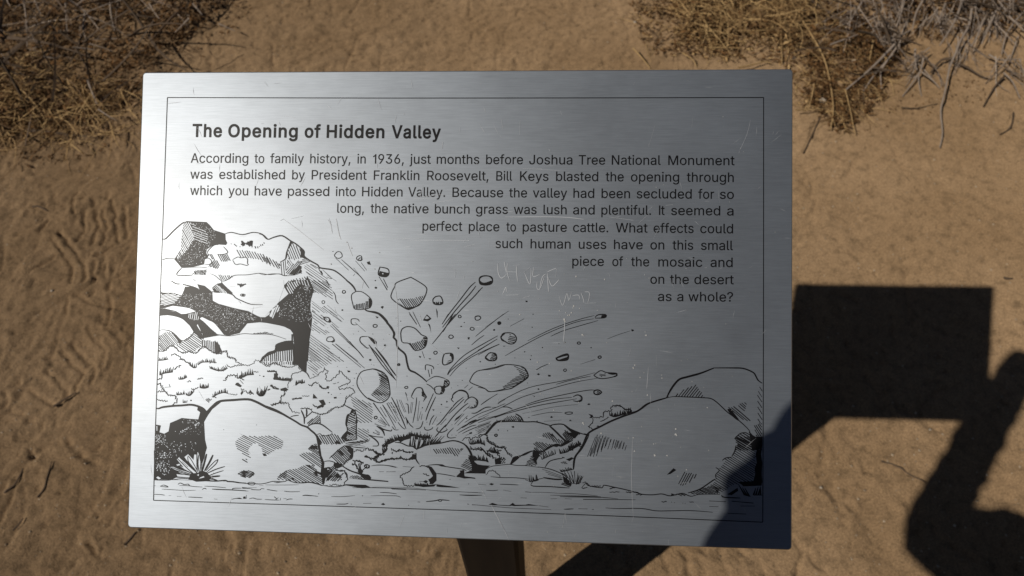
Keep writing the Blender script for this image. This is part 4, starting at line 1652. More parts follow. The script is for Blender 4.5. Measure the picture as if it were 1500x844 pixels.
# ---- line drawing: ribbons, fills and hatching laid on the plate
class Print:
    def __init__(self):
        self.v = []; self.f = []; self.m = []; self.z = TZ
    def poly(self, pts, mat):
        if len(pts) < 3: return
        q = [px2pl(*p) for p in pts]
        o = len(self.v)
        self.v += [(x, y, self.z) for x, y in q]
        for t in tessellate_polygon([[Vector((x, y, 0)) for x, y in q]]):
            a, b, c = (Vector(q[k]) for k in t)
            if (b - a).cross(c - a) < 0: t = (t[0], t[2], t[1])
            self.f.append(tuple(k + o for k in t)); self.m.append(mat)
    def ribbon(self, pts, w, mat=0, taper=0.0):
        """w in photograph pixels; each point gets a mitred pair"""
        if len(pts) < 2: return
        n = len(pts); L, R = [], []
        closed = n > 3 and abs(pts[0][0]-pts[-1][0]) + abs(pts[0][1]-pts[-1][1]) < 0.01
        for i in range(n):
            a = pts[i-1] if i else (pts[-2] if closed else pts[0])
            b = pts[i+1] if i < n-1 else (pts[1] if closed else pts[-1])
            dx, dy = b[0]-a[0], b[1]-a[1]; l = math.hypot(dx, dy) or 1
            t = i / (n - 1)
            k = 1.0 if closed else 1 - taper * (1 - min(1, min(t, 1 - t) * 5))
            hw = w * 0.5 * k
            L.append((pts[i][0] - dy/l*hw, pts[i][1] + dx/l*hw)); R.append((pts[i][0] + dy/l*hw, pts[i][1] - dx/l*hw))
        o = len(self.v)
        for a, b in zip(L, R):
            pa = px2pl(*a); pb = px2pl(*b)
            self.v += [(pa[0], pa[1], self.z), (pb[0], pb[1], self.z)]
        for i in range(n - 1):
            k = o + 2 * i
            self.f.append((k, k + 2, k + 3, k + 1)); self.m.append(mat)

def smooth_path(p, k=4):
    if len(p) < 3: return p
    out = []
    for i in range(len(p) - 1):
        p0 = p[i-1] if i else p[0]; p1 = p[i]; p2 = p[i+1]; p3 = p[i+2] if i + 2 < len(p) else p[-1]
        seg = math.hypot(p2[0]-p1[0], p2[1]-p1[1])
        m = max(1, min(k, int(seg / 1.5)))
        for j in range(m):
            t = j / m
            out.append(tuple(0.5 * ((2*p1[c]) + (-p0[c]+p2[c])*t + (2*p0[c]-5*p1[c]+4*p2[c]-p3[c])*t*t + (-p0[c]+3*p1[c]-3*p2[c]+p3[c])*t**3) for c in (0, 1)))
    out.append(p[-1])
    return out

def resample(p, step):
    out = [p[0]]; acc = 0.0
    for a, b in zip(p[:-1], p[1:]):
        l = math.hypot(b[0]-a[0], b[1]-a[1])
        if l == 0: continue
        d = step - acc
        while d <= l:
            out.append((a[0] + (b[0]-a[0]) * d / l, a[1] + (b[1]-a[1]) * d / l)); d += step
        acc = (acc + l) % step
    return out

def hatch(poly, ang, sp):
    ca, sa = math.cos(math.radians(ang)), math.sin(math.radians(ang))
    rot = [(x * ca + y * sa, -x * sa + y * ca) for x, y in poly]
    y0 = min(q[1] for q in rot); y1 = max(q[1] for q in rot)
    y = y0 + sp * 0.4; segs = []
    while y < y1:
        xs = []
        for (ax_, ay_), (bx_, by_) in zip(rot, rot[1:] + rot[:1]):
            if (ay_ > y) != (by_ > y): xs.append(ax_ + (y - ay_) / (by_ - ay_) * (bx_ - ax_))
        xs.sort()
        for a, b in zip(xs[::2], xs[1::2]):
            if b - a > sp * 0.3: segs.append(((a, y), (b, y)))
        y += sp * random.uniform(0.85, 1.15)
    return [tuple((x * ca - yy * sa, x * sa + yy * ca) for x, yy in s) for s in segs]

def inside(poly, x, y):
    c = False
    for (x1, y1), (x2, y2) in zip(poly, poly[1:] + poly[:1]):
        if (y1 > y) != (y2 > y) and x < (x2-x1) * (y-y1) / (y2-y1) + x1: c = not c
    return c

DR = Print()
ox = oy = 0.0; s_ = 1.0; layer = 0; last = 0
for line in DRAWING.strip().splitlines():
    t = line.split()
    if not t: continue
    c = t[0]
    if c[0] == '@':
        ox, oy, s_ = float(c[1:]), float(t[1]), float(t[2]); layer = 0; last = 0; continue
    nums = [float(q) for q in t[1:] if ',' not in q]
    pts = [(ox + float(a) / s_, oy + float(b) / s_) for a, b in (q.split(',') for q in t[1:] if ',' in q)]
    metal = 1 if c in 'EKh' else 0
    if metal != last: layer += 1; last = metal
    DR.z = TZ + layer * 0.00002 + random.random() * 0.000006
    if c == 'L':
        DR.ribbon(smooth_path(pts), nums[0] / s_ * 1.12, 0, 0.45)
    elif c == 'F':
        DR.poly(pts, 0)
    elif c == 'E':
        DR.poly(pts, 1)
    elif c in 'Hh':
        for a, b in hatch(pts, nums[0], nums[1] / s_):
            dx, dy = b[0]-a[0], b[1]-a[1]; l = math.hypot(dx, dy)
            e0 = random.uniform(-1, 1.5) / s_ * 5; e1 = random.uniform(-1, 1.5) / s_ * 5
            j = random.uniform(-.6, .6) / s_ * 2
            a2 = (a[0] + dx/l*e0, a[1] + dy/l*e0 + j); b2 = (b[0] - dx/l*e1, b[1] - dy/l*e1 - j)
            mid = ((a2[0]+b2[0])/2 - dy/l*random.uniform(-.2, .2), (a2[1]+b2[1])/2 + dx/l*random.uniform(-.2, .2))
            DR.ribbon([a2, mid, b2], nums[2] / s_ * random.uniform(0.85, 1.15), metal, 0.0)
    elif c == 'K':
        xs = [p[0] for p in pts]; ys = [p[1] for p in pts]; k = 0
        for _ in range(int(nums[0]) * 6):
            if k >= nums[0]: break
            x = random.uniform(min(xs), max(xs)); y = random.uniform(min(ys), max(ys))
            if inside(pts, x, y):
                k += 1; r = nums[1] / s_ * random.uniform(0.6, 1.4); a = random.uniform(0, 3)
                DR.poly([(x + r*random.uniform(.7, 1.8)*math.cos(a+q), y + r*math.sin(a+q)) for q in (0, 1.6, 3.1, 4.7)], 1)
    elif c == 'O':
        (cx, cy) = pts[0]
        rx, ry = pts[1][0] - ox, pts[1][1] - oy
        q = []
        for k in range(13):
            a = 2 * math.pi * k / 12
            q.append((cx + rx * math.cos(a) * (1 + 0.1 * math.sin(3*a + cx)), cy + ry * math.sin(a) * (1 + 0.1 * math.cos(2*a + cy))))
        q[-1] = q[0]
        DR.ribbon(q, nums[0] / s_, 0)
    elif c == 'D':
        cx, cy = pts[0]; r = nums[-1] / s_
        DR.poly([(cx + r * random.uniform(.75, 1.2) * math.cos(a), cy + r * random.uniform(.7, 1.0) * math.sin(a)) for a in [2*math.pi*k/7 for k in range(7)]], 0)
    elif c == 'J':
        st = resample(smooth_path(pts), 12 / s_); amp = nums[1] / s_ * 1.7
        q = []
        for k, (x, y) in enumerate(st):
            q.append((x + random.uniform(-.6, .6) * amp, y + (random.uniform(0.1, .6) if k % 2 else random.uniform(-.6, 0)) * amp))
        q.append(pts[-1])
        DR.ribbon(q, nums[0] / s_, 0, 0.3)
    elif c == 'T':
        w, ln, sp, ang = nums[0] / s_ * 1.15, nums[1] / s_ * 1.3, nums[2] / s_, nums[3]
        st = resample(smooth_path(pts), sp)
        DR.ribbon(smooth_path(pts), w * 0.7, 0, 0.4)
        for k, (x, y) in enumerate(st):
            a = math.radians(ang + random.uniform(-14, 14))
            l = ln * random.uniform(.55, 1.15)
            x1, y1 = x + l * math.cos(a), y + l * math.sin(a)
            nx_, ny_ = -math.sin(a) * w * .55, math.cos(a) * w * .55
            DR.poly([(x - nx_, y - ny_), (x + nx_, y + ny_), (x1 + nx_*.3, y1 + ny_*.3), (x1 - nx_*.3, y1 - ny_*.3)], 0)
drawing = on_plate(mesh_obj('rock_blast_drawing', DR.v, DR.f, [M_INK, M_METAL], sign, DR.m))
drawing['label'] = 'black line drawing of boulders bursting apart beside a desert wash'

# border line
bl = Print()
for pts in ([(245.3, 143), (550, 143.8), (850, 143.6), (1118.5, 143)], [(1118.5, 143), (1118.3, 460), (1117.3, 765)],
            [(1117.3, 765), (900, 756), (700, 748.6), (440, 740), (300, 735.5), (225, 733)], [(225, 733), (228, 620), (236, 400), (245.3, 143)]):
    bl.ribbon(smooth_path(pts), 1.25)
border = on_plate(mesh_obj('border_line', bl.v, bl.f, M_INK, sign))

# scratches and spots
sp_ = Print(); sp_.z = 0.00024
def scr(x0, y0, s, rows, w=0.7):
    for r in rows.strip().splitlines():
        sp_.ribbon(smooth_path(zf(x0, y0, s, r)), 1.35 * w * random.uniform(0.7, 1.1), 0, 0.6)
scr(380, 310, 7.035, '''215,95 250,75
250,80 400,190 520,285 660,395
330,75 450,45
730,95 750,210
795,90 820,230 840,290
905,310 930,390 960,460''')
scr(480, 170, 5, '''1270,20 1285,100
1410,30 1405,140
845,190 838,240
360,385 520,378
660,595 850,575
630,610 800,600
770,635 920,615''')
scr(480, 290, 5, '''10,150 35,260
60,150 90,300
470,300 700,296
600,310 1040,312
1000,360 1080,340
860,60 1000,66
0,160 30,200''')
scr(700, 210, 5, '''330,185 600,200
400,180 470,188
200,540 600,540 780,558
960,540 1140,565
1180,585 1245,525
1240,500 1280,462
210,500 255,502''')
scr(860, 210, 5.556, '''1250,35 1235,80
500,5 505,30
640,505 700,500''')
scr(850, 0, 3.75, '''410,690 375,810
935,660 915,740 870,840
300,450 292,470
620,640 612,700''', 0.5)
scr(700, 380, 5.627, '''165,30 168,110 195,155 240,120
218,20 225,60 235,110
245,30 240,100 262,175
240,100 320,105
318,50 320,110 328,185
295,50 345,45
375,110 440,60
385,110 430,205 440,70
460,65 455,140 510,125
490,180 487,235 510,245 550,140
510,240 530,150 560,120
570,105 640,75 650,85
572,110 578,200 583,270
580,150 610,220 650,190 670,165
650,80 640,150
205,290 230,230 235,270
230,295 335,292
370,320 430,300
670,300 700,380 735,280 750,340 772,270
780,300 830,295 840,330
850,275 870,330 875,360
880,268 915,270 925,300
920,285 915,330 905,355
880,362 975,358
715,500 712,600 705,680
1140,360 1132,400
1260,740 1240,800''', 0.7)
scr(820, 640, 4.6875, '''500,0 495,150 492,300 505,560
370,190 358,300
130,143 370,148''', 0.42)
scr(540, 360, 7.035, '''275,440 290,560 298,700 300,840
265,400 275,440
885,240 890,330
905,240 902,300''', 0.5)
scr(540, 460, 7.035, '''300,0 300,200 290,500 282,760
610,290 760,410
120,390 190,320
310,300 440,270''', 0.5)
scr(640, 640, 6.03, '''340,390 440,540
480,600 530,700 605,840
1130,680 1110,800
540,550 570,530
400,470 440,560''', 0.55)
scr(640, 764, 10.55, '''950,5 980,20 1050,150 1110,280
155,120 150,180
385,20 370,80''', 0.6)
scr(780, 764, 5.357, '''245,0 235,45
345,90 325,120
1065,140 1070,180
655,60 650,90''')
scr(900, 520, 6.03, '''372,0 372,95
300,110 290,240 285,300
205,290 180,330
530,430 535,460''', 0.5)
scr(440, 640, 5.769, '''880,660 835,760
1045,620 1040,700
1240,770 1235,808''', 0.55)
for k in range(150):            # fine random hairline scratches all over the plate
    x = random.uniform(215, 1150); y = random.uniform(110, 770); a = random.choice([random.uniform(60, 120), random.uniform(-12, 12), random.uniform(0, 180)]); l = random.uniform(4, 24)
    dx, dy = math.cos(math.radians(a)) * l, math.sin(math.radians(a)) * l
    if 190 < x + dx < 1158 and 105 < y + dy < 775 and 190 < x < 1158:
        sp_.ribbon([(x, y), (x + dx/2 + random.uniform(-.7, .7), y + dy/2), (x + dx, y + dy)], random.uniform(0.35, 0.6), 0, 0.9)
scratches = on_plate(mesh_obj('scratches', sp_.v, sp_.f, M_SCRATCH, sign))
scratches['label'] = 'pale scratches and scratched letters in the metal'
scratches['kind'] = 'stuff'

sd = Print(); sd.z = 0.00034
def spot(x, y, r):
    n = random.randint(5, 8); a0 = random.random() * 6
    sd.poly([(x + r * random.uniform(.55, 1.2) * math.cos(a0 + 6.283*k/n), y + r * random.uniform(.55, 1.2) * math.sin(a0 + 6.283*k/n)) for k in range(n)], 0)
for p, r in (('712,495', 1.9), ('718,510', 1.5), ('755,460', 1.2), ('770,440', 1.2), ('790,385', 1.3), ('785,400', 1.0), ('725,440', .8), ('740,462', .9), ('672,424', 1.0),
             ('838,404', .8), ('1045,165', 1.2), ('808,140', 1.4), ('860,622', 1.5), ('872,630', .8), ('1385,625', 1.5), ('1378,598', .7), ('1062,688', .8), ('345,455', 1.2), ('718,688', .8), ('985,420', .8), ('1375,128', .7)):
    spot(*zf(700, 380, 5.627, p)[0], r)
for p, r in (('180,90', 1.1), ('168,116', 1.2), ('226,200', 1.1), ('290,355', 1.2), ('415,178', .8), ('420,205', .9), ('540,655', 1.3), ('540,700', 1.8), ('548,712', 1.0), ('345,785', .9), ('405,762', .7),
             ('260,158', .6), ('820,465', 1.0), ('240,632', .8), ('165,730', .8), ('788,285', .6), ('1040,188', .6), ('125,732', .6)):
    spot(*zf(900, 520, 6.03, p)[0], r)
for p, r in (('652,128', 1.4), ('648,120', .8), ('736,128', 1.2), ('512,98', 1.2), ('680,200', .7), ('868,225', .9), ('1022,92', .8), ('810,268', .8), ('690,30', .6), ('660,45', .7), ('830,70', .5)):
    spot(*zf(820, 640, 4.6875, p)[0], r)
for p, r in (('490,60', 1.2), ('590,70', .9), ('770,130', .9), ('840,205', .9), ('1280,105', 1.1), ('1108,380', 1.4), ('865,560', 1.6), ('872,572', .9), ('1015,645', 1.2), ('1335,185', .9), ('1350,592', .9), ('625,455', 1.0), ('515,320', 1.0), ('1370,145', .6), ('1285,685', .7), ('1240,685', .7)):
    spot(*zf(700, 520, 5.627, p)[0], r)
for p, r in (('140,325', .9), ('175,368', 1.1), ('380,400', .8), ('345,520', .9), ('25,485', 1.1), ('1060,465', .7)):
    spot(*zf(480, 290, 5, p)[0], r)
for k in range(150):
    spot(random.gauss(880, 170), random.uniform(380, 790) if random.random() < .7 else random.uniform(110, 400), random.choice([.28, .35, .45, .6]))
spots = on_plate(mesh_obj('dried_spots', sd.v, sd.f, M_SPOT, sign))
spots['label'] = 'pale dried droplets and specks'
spots['kind'] = 'stuff'

# post: square section, top cut to the slope of the plate, with an added board between that fills out the shadow
ex = Vector((0.9961, -0.0881, 0)); ey = Vector((0.0881, 0.9961, 0))
FR = Vector((-0.007, 0.231, 0)); pw, pd = 0.061, 0.070
O = Vector((PC.x, PC.y, 0))
def under(x, y, off):
    # height at which the plane lying 'off' below the plate's face passes over x, y
    c = PC - az * off
    return c.z - ((x - c.x) * az.x + (y - c.y) * az.y) / az.z
vs, fs = [], []
bv = 0.004
prof = [(-pw + bv, 0), (-bv, 0), (0, bv), (0, pd - bv), (-bv, pd), (-pw + bv, pd), (-pw, pd - bv), (-pw, bv)]
base = [FR + ex * a + ey * b for a, b in prof]
for q in base: vs.append((q.x - O.x, q.y - O.y, -0.06))
for q in base: vs.append((q.x - O.x, q.y - O.y, under(q.x, q.y, PT + 0.0465)))
for k in range(8): fs.append((k, (k + 1) % 8, 8 + (k + 1) % 8, 8 + k))
fs.append(tuple(range(8, 16))); fs.append(tuple(reversed(range(8))))
mesh_obj('post', vs, fs, M_POST, sign)
x0, x1, y0, y1, dp = -0.192, 0.17, -0.108, 0.139, 0.046  # unseen board added beneath the plate to widen its shadow on the ground
q = [(x0, y0), (x1, y0), (x1, y1), (x0, y1)]
vs = [(x, y, -PT - dp) for x, y in q] + [(x, y, -PT - 0.0002) for x, y in q]
fs = [(k, (k+1) % 4, 4 + (k+1) % 4, 4 + k) for k in range(4)] + [(4, 5, 6, 7), (3, 2, 1, 0)]
on_plate(mesh_obj('added_shadow_board', vs, fs, M_POST, sign))

# ------------------------------------------------------------------ dry plants
class Tubes:
    """many tapered, bent three- or four-sided stalks in one mesh"""
    def __init__(self): self.v = []; self.f = []
    def add(self, pts, r0, r1, sides=3):
        o = len(self.v); n = len(pts)
        for i, p in enumerate(pts):
            a = pts[max(0, i-1)]; b = pts[min(n-1, i+1)]
            d = (b - a)
            d = d.normalized() if d.length > 1e-9 else Vector((0, 0, 1))
            u = d.cross(Vector((0.31, 0.17, 0.93))); u = u.normalized() if u.length > 1e-4 else Vector((1, 0, 0))
            w = d.cross(u); r = r0 + (r1 - r0) * i / (n - 1)
            for k in range(sides):
                t = 2 * math.pi * k / sides
                self.v.append(p + u * (r * math.cos(t)) + w * (r * math.sin(t)))
        for i in range(n - 1):
            for k in range(sides):
                a = o + i * sides + k; b = o + i * sides + (k + 1) % sides
                self.f.append((a, b, b + sides, a + sides))
    def leaf(self, p, d, n_, l, w):
        s = d.cross(n_).normalized() * w; o = len(self.v)
        bend = n_ * (l * random.uniform(-.25, .35))
        self.v += [p, p + d*l*.5 + s + bend*.6, p + d*l + bend*.2, p + d*l*.5 - s + bend*.6]
        self.f += [(o, o+1, o+2), (o, o+2, o+3)]
    def build(self, name, mat, parent=None, base=Vector((0, 0, 0))):
        return mesh_obj(name, [v - base for v in self.v], self.f, mat, parent)

def bent(p, d, l, curl, sag, n=5):
    """points of a bent stalk from p along d"""
    pts = [p.copy()]; d = d.normalized()
    side = Vector((random.uniform(-1, 1), random.uniform(-1, 1), random.uniform(-.4, .4)))
    for k in range(n):
        d = (d + side * curl / n + Vector((0, 0, -sag / n))).normalized()
        q = pts[-1] + d * (l / n)
        zmin = gz(q.x, q.y) + 0.0015
        if q.z < zmin: q.z = zmin + random.uniform(0, 0.004)
        pts.append(q)
    return pts

_cl = np.clip(0.72 + 0.8 * vnoise(*np.meshgrid(np.arange(400) * 0.22, np.arange(400) * 0.22), 77), 0.22, 1).tolist()
def clumps(x, y):
    return _cl[int((y + 1) * 80) % 400][int((x + 3) * 80) % 400]

def in_poly_pts(poly, n):
    xs = [p[0] for p in poly]; ys = [p[1] for p in poly]; out = []
    while len(out) < n:
        x = random.uniform(min(xs), max(xs)); y = random.uniform(min(ys), max(ys))
        if inside(poly, x, y) and clumps(x, y) > random.random(): out.append((x, y))
    return out

def scatter_straw(T, poly_px, n, lmin, lmax, r, up, curl, sag, zmax=0.0, heading=None, spread=math.pi):
    poly = [tuple(ground_pt(*p)[:2]) for p in poly_px]
    for x, y in in_poly_pts(poly, n):
        a = random.uniform(0, 2*math.pi) if heading is None else heading + random.uniform(-spread, spread)
        d = Vector((math.cos(a), math.sin(a), random.uniform(-0.1, up)))
        p = Vector((x, y, gz(x, y) + random.uniform(0, zmax)))
        T.add(bent(p, d, random.uniform(lmin, lmax), curl, sag), r * random.uniform(.6, 1.3), r * .35)

def scatter_litter(T, poly_px, n, size, zmax):
    poly = [tuple(ground_pt(*p)[:2]) for p in poly_px]
    for x, y in in_poly_pts(poly, n):
        p = Vector((x, y, gz(x, y) + 0.002 + random.random() ** 2 * zmax * clumps(x + .3, y)))
        a = random.uniform(0, 6.283)
        nn = Vector((random.uniform(-1, 1), random.uniform(-1, 1), random.uniform(.3, 1.2))).normalized()
        d = Vector((math.cos(a), math.sin(a), random.uniform(-.5, .5))).normalized()
        T.leaf(p, d, nn, size * random.uniform(.4, 2.0), size * random.uniform(.08, .26))

# --- left: low dead shrub over leaf litter with tan grass at its foot
LB = ground_pt(110, 60)
shrub = empty('dry_shrub', LB)
tag(shrub, 'dead brown shrub with grey twigs and leaf litter at the upper left edge', 'shrub')
core = [(-260, -220), (330, -220), (340, 0), (300, 45), (235, 85), (205, 130), (150, 180), (90, 205), (0, 215), (-260, 200)]
fringe = [(-260, -220), (400, -220), (372, 15), (320, 70), (250, 115), (225, 170), (150, 228), (60, 245), (-260, 235)]
T = Tubes(); scatter_litter(T, core, 16000, 0.014, 0.05); scatter_litter(T, core, 16000, 0.014, 0.14); scatter_litter(T, fringe, 6000, 0.012, 0.010)
T.build('leaf_litter', M_LITTER, shrub, LB)['kind'] = 'stuff'
T = Tubes(); scatter_straw(T, core, 1500, 0.05, 0.16, 0.0011, 0.8, 1.2, 0.7, 0.09); scatter_straw(T, fringe, 500, 0.03, 0.09, 0.0008, 0.2, 1.2, 0.6, 0.01)
T.build('dead_grass', M_BROWN, shrub, LB)['kind'] = 'stuff'
T = Tubes(); scatter_straw(T, [(-260, 70), (0, 60), (120, 110), (200, 150), (180, 200), (120, 215), (0, 222), (-260, 215)], 1300, 0.05, 0.17, 0.0012, 0.8, 1.5, 0.8, 0.06)
T.build('tan_grass', M_GOLD, shrub, LB)['kind'] = 'stuff'
T = Tubes(); scatter_straw(T, [(-260, -220), (340, -220), (300, 20), (200, 70), (120, 100), (-260, 90)], 620, 0.07, 0.24, 0.0016, 0.9, 0.8, 0.3, 0.10)
T.build('fine_twigs', M_TWIG, shrub, LB)['kind'] = 'stuff'
T = Tubes(); scatter_straw(T, core, 420, 0.10, 0.25, 0.0045, 0.9, 0.7, 0.3, 0.10)
T.build('dark_stems', M_DARKTWIG, shrub, LB)['kind'] = 'stuff'

def px_branch(T, x0, y0, s, row, z, r0, r1, zend=None, sides=6):
    q = zf(x0, y0, s, row); q = smooth_path(q, 3); n = len(q); pts = []
    for i, p in enumerate(q):
        h = z + ((z if zend is None else zend) - z) * i / max(1, n - 1)
        g = ground_pt(*p, h); g.z = max(h, gz(g.x, g.y) + r0)
        pts.append(g)
    T.add(pts, r0, r1, sides)

def branch_part(name, x0, y0, s, row, z, r0, r1, mat, parent, zend=None):
    T = Tubes(); px_branch(T, x0, y0, s, row, z, r0, r1, zend)
    base = Vector(parent.location)
    o = T.build(name, mat, parent, base)
    for p in o.data.polygons: p.use_smooth = True
    return o
for row, r in (('605,0 610,80 630,170', .0034), ('470,60 460,120 455,160 470,210', .0026), ('380,0 450,50 520,130 550,170', .003), ('130,0 145,110 150,260', .0028), ('360,20 365,110 372,200', .0022),
               ('150,200 220,230 270,245', .0024), ('400,262 460,265 520,275', .0024), ('820,20 850,70 880,110', .0026), ('1060,20 1110,80', .003), ('1200,130 1290,170', .0022), ('190,0 225,80', .0024),
               ('240,310 300,320 350,305', .0022), ('1040,100 960,180', .0026), ('480,440 520,540 535,575', .003), ('540,600 600,640 640,660', .002)):
    branch_part('twig', 0, 0, 3.75, row, 0.06, r, r * .5, M_TWIG, shrub, 0.04)
for row, r in (('450,460 470,560 495,650', .0022), ('300,480 310,580 345,670', .002), ('20,755 110,710 180,690', .0022), ('390,790 440,830 460,844', .003), ('610,700 640,780 660,810', .002), ('100,620 120,700 150,760', .0018), ('0,575 80,580', .0018), ('240,600 260,660', .002)):
    branch_part('grass_stalk', 0, 0, 3.75, row, 0.035, r, r * .5, M_GOLD, shrub, 0.015)

# --- right of the middle: golden bunch grass lying flat
GB = ground_pt(1060, 40)
clump = empty('dry_grass_clump', GB)
tag(clump, 'flattened golden bunch grass beyond the upper right corner of the sign', 'grass clump')
gc = [(925, -200), (1200, -200), (1230, 0), (1215, 90), (1205, 165), (1165, 150), (1150, 95), (1050, 92), (950, 85), (925, 30)]
gin = [(980, -200), (1190, -200), (1190, 10), (1160, 80), (1060, 75), (990, 60)]
T = Tubes(); scatter_litter(T, gc, 7500, 0.013, 0.022); scatter_litter(T, gin, 8000, 0.013, 0.07)
T.build('leaf_litter', M_LITTER, clump, GB)['kind'] = 'stuff'
T = Tubes(); scatter_straw(T, gin, 2300, 0.05, 0.17, 0.0012, 0.7, 1.4, 0.7, 0.07); scatter_straw(T, gc, 600, 0.03, 0.10, 0.0009, 0.2, 1.2, 0.6, 0.01)
scatter_litter(T, gin, 7000, 0.016, 0.05); scatter_litter(T, gc, 2500, 0.012, 0.012)
T.build('straw', M_GOLD, clump, GB)['kind'] = 'stuff'
T = Tubes(); scatter_straw(T, gc, 700, 0.03, 0.10, 0.0010, 0.3, 1.2, 0.7, 0.02)
T.build('brown_straw', M_BROWN, clump, GB)['kind'] = 'stuff'
for x0, y0, s, row, r in ((1150, 0, 3.751, '40,20 95,110 150,200 205,300 235,390 255,500 265,610 250,712', .0030), (1150, 0, 3.751, '60,605 150,600 262,597', .0018), (1150, 0, 3.751, '330,0 220,100 130,160', .002),
                       (1150, 0, 3.751, '360,40 280,110 170,215', .002), (1150, 0, 3.751, '330,490 355,590 385,740', .0018), (1150, 0, 3.751, '160,460 145,540 125,605', .0018), (1150, 0, 3.751, '485,220 470,300 455,370', .0022),
                       (850, 0, 3.75, '705,262 800,262 885,264', .0028), (850, 0, 3.75, '745,160 800,190 860,225', .0026), (850, 0, 3.75, '290,265 340,320 385,376', .0028), (850, 0, 3.75, '870,372 930,360 1010,340 1050,350', .0026),
                       (850, 0, 3.75, '820,22 880,20 950,26', .0022), (850, 0, 3.75, '1100,130 1105,230 1108,350', .0020), (850, 0, 3.75, '560,290 620,330 640,370', .0022), (850, 0, 3.75, '770,160 800,90 830,0', .0024)):
    branch_part('grass_stalk', x0, y0, s, row, 0.03, r, r * .55, M_GOLD, clump, 0.012)

# --- upper right: grey dead bush, roots and branches spilling down
RB = ground_pt(1400, 20)
bush = empty('dead_grey_bush', RB)
tag(bush, 'bare grey dead bush spreading its branches at the upper right edge', 'bush')
rc = [(1180, -220), (1800, -220), (1800, 60), (1500, 60), (1430, 50), (1370, 62), (1320, 62), (1290, 100), (1240, 150), (1200, 150), (1210, 60)]
T = Tubes(); scatter_litter(T, rc, 12000, 0.013, 0.03); scatter_litter(T, [(1230, -220), (1800, -220), (1800, 50), (1500, 45), (1400, 20), (1300, 40), (1230, 60)], 14000, 0.013, 0.10); scatter_litter(T, [(1180, 100), (1330, 60), (1500, 40), (1800, 60), (1800, 150), (1500, 130), (1300, 190), (1220, 200)], 900, 0.007, 0.003)
T.build('leaf_litter', M_LITTER, bush, RB)['kind'] = 'stuff'
T = Tubes(); scatter_straw(T, [(1230, -220), (1800, -220), (1800, 50), (1500, 45), (1400, 20), (1300, 40), (1230, 60)], 2400, 0.07, 0.22, 0.0015, 0.8, 0.6, 0.5, 0.10, -2.0, 0.9)
T.build('fine_twigs', M_TWIG, bush, RB)['kind'] = 'stuff'
T = Tubes(); scatter_straw(T, rc, 520, 0.06, 0.18, 0.0038, 0.7, 0.9, 0.4, 0.08)
T.build('dark_stems', M_DARKTWIG, bush, RB)['kind'] = 'stuff'
T = Tubes(); scatter_straw(T, [(1180, -220), (1300, -220), (1330, 20), (1240, 110), (1190, 100)], 380, 0.04, 0.13, 0.0010, 0.3, 1.0, 0.7, 0.02)
T.build('straw', M_BROWN, bush, RB)['kind'] = 'stuff'
for row, r, z, ze, m in (('600,245 520,330 440,405 335,492', .0042, .05, .015, 0), ('610,265 550,350 525,400 530,490', .003, .045, .01, 0), ('590,300 500,400 430,500', .0026, .04, .01, 0),
                      ('975,0 930,120 850,250', .0036, .07, .05, 0), ('1025,50 1010,140 960,230 935,300 905,370 880,500 855,610 865,730 850,810', .0036, .06, .008, 0), ('1090,110 1055,200 1020,260', .0032, .06, .05, 0),
                      ('1165,50 1120,150 1080,240', .003, .06, .04, 0), ('760,0 720,70 700,160', .0036, .07, .05, 0), ('655,0 635,80 610,150', .0034, .07, .05, 0), ('570,235 620,205 690,165', .004, .05, .05, 0),
                      ('715,270 715,330 725,385', .003, .03, .02, 0), ('935,345 1000,370 1070,415 1120,435', .0036, .02, .008, 1), ('930,325 860,330 800,400', .0045, .03, .01, 1), ('740,400 690,470 645,530', .0026, .02, .006, 0),
                      ('735,400 735,460 750,530', .0022, .02, .006, 0), ('750,395 810,440 850,485', .0024, .02, .006, 0), ('760,320 740,400 700,430', .003, .03, .01, 0), ('1205,420 1150,480 1090,585', .003, .02, .006, 1),
                      ('1200,400 1250,450 1290,540', .0024, .02, .006, 0), ('1120,300 1180,330 1290,325', .0028, .03, .02, 0), ('1215,60 1170,0', .0034, .06, .06, 0), ('1230,90 1313,170', .003, .06, .05, 0),
                      ('430,0 380,80 340,140', .0028, .06, .04, 0), ('250,245 330,215 400,190', .0026, .04, .04, 0), ('640,590 720,595 840,570', .0018, .008, .008, 1), ('1000,110 940,100 900,130', .0028, .05, .05, 0),
                      ('880,20 850,100 830,130', .0026, .06, .05, 0), ('1130,20 1100,110', .003, .06, .05, 1), ('1313,60 1220,180 1190,300', .003, .05, .02, 0), ('1280,200 1230,350', .0022, .03, .01, 0)):
    branch_part('branch', 1150, 0, 3.751, row, z, r, r * .5, M_DARKTWIG if m else M_TWIG, bush, ze)

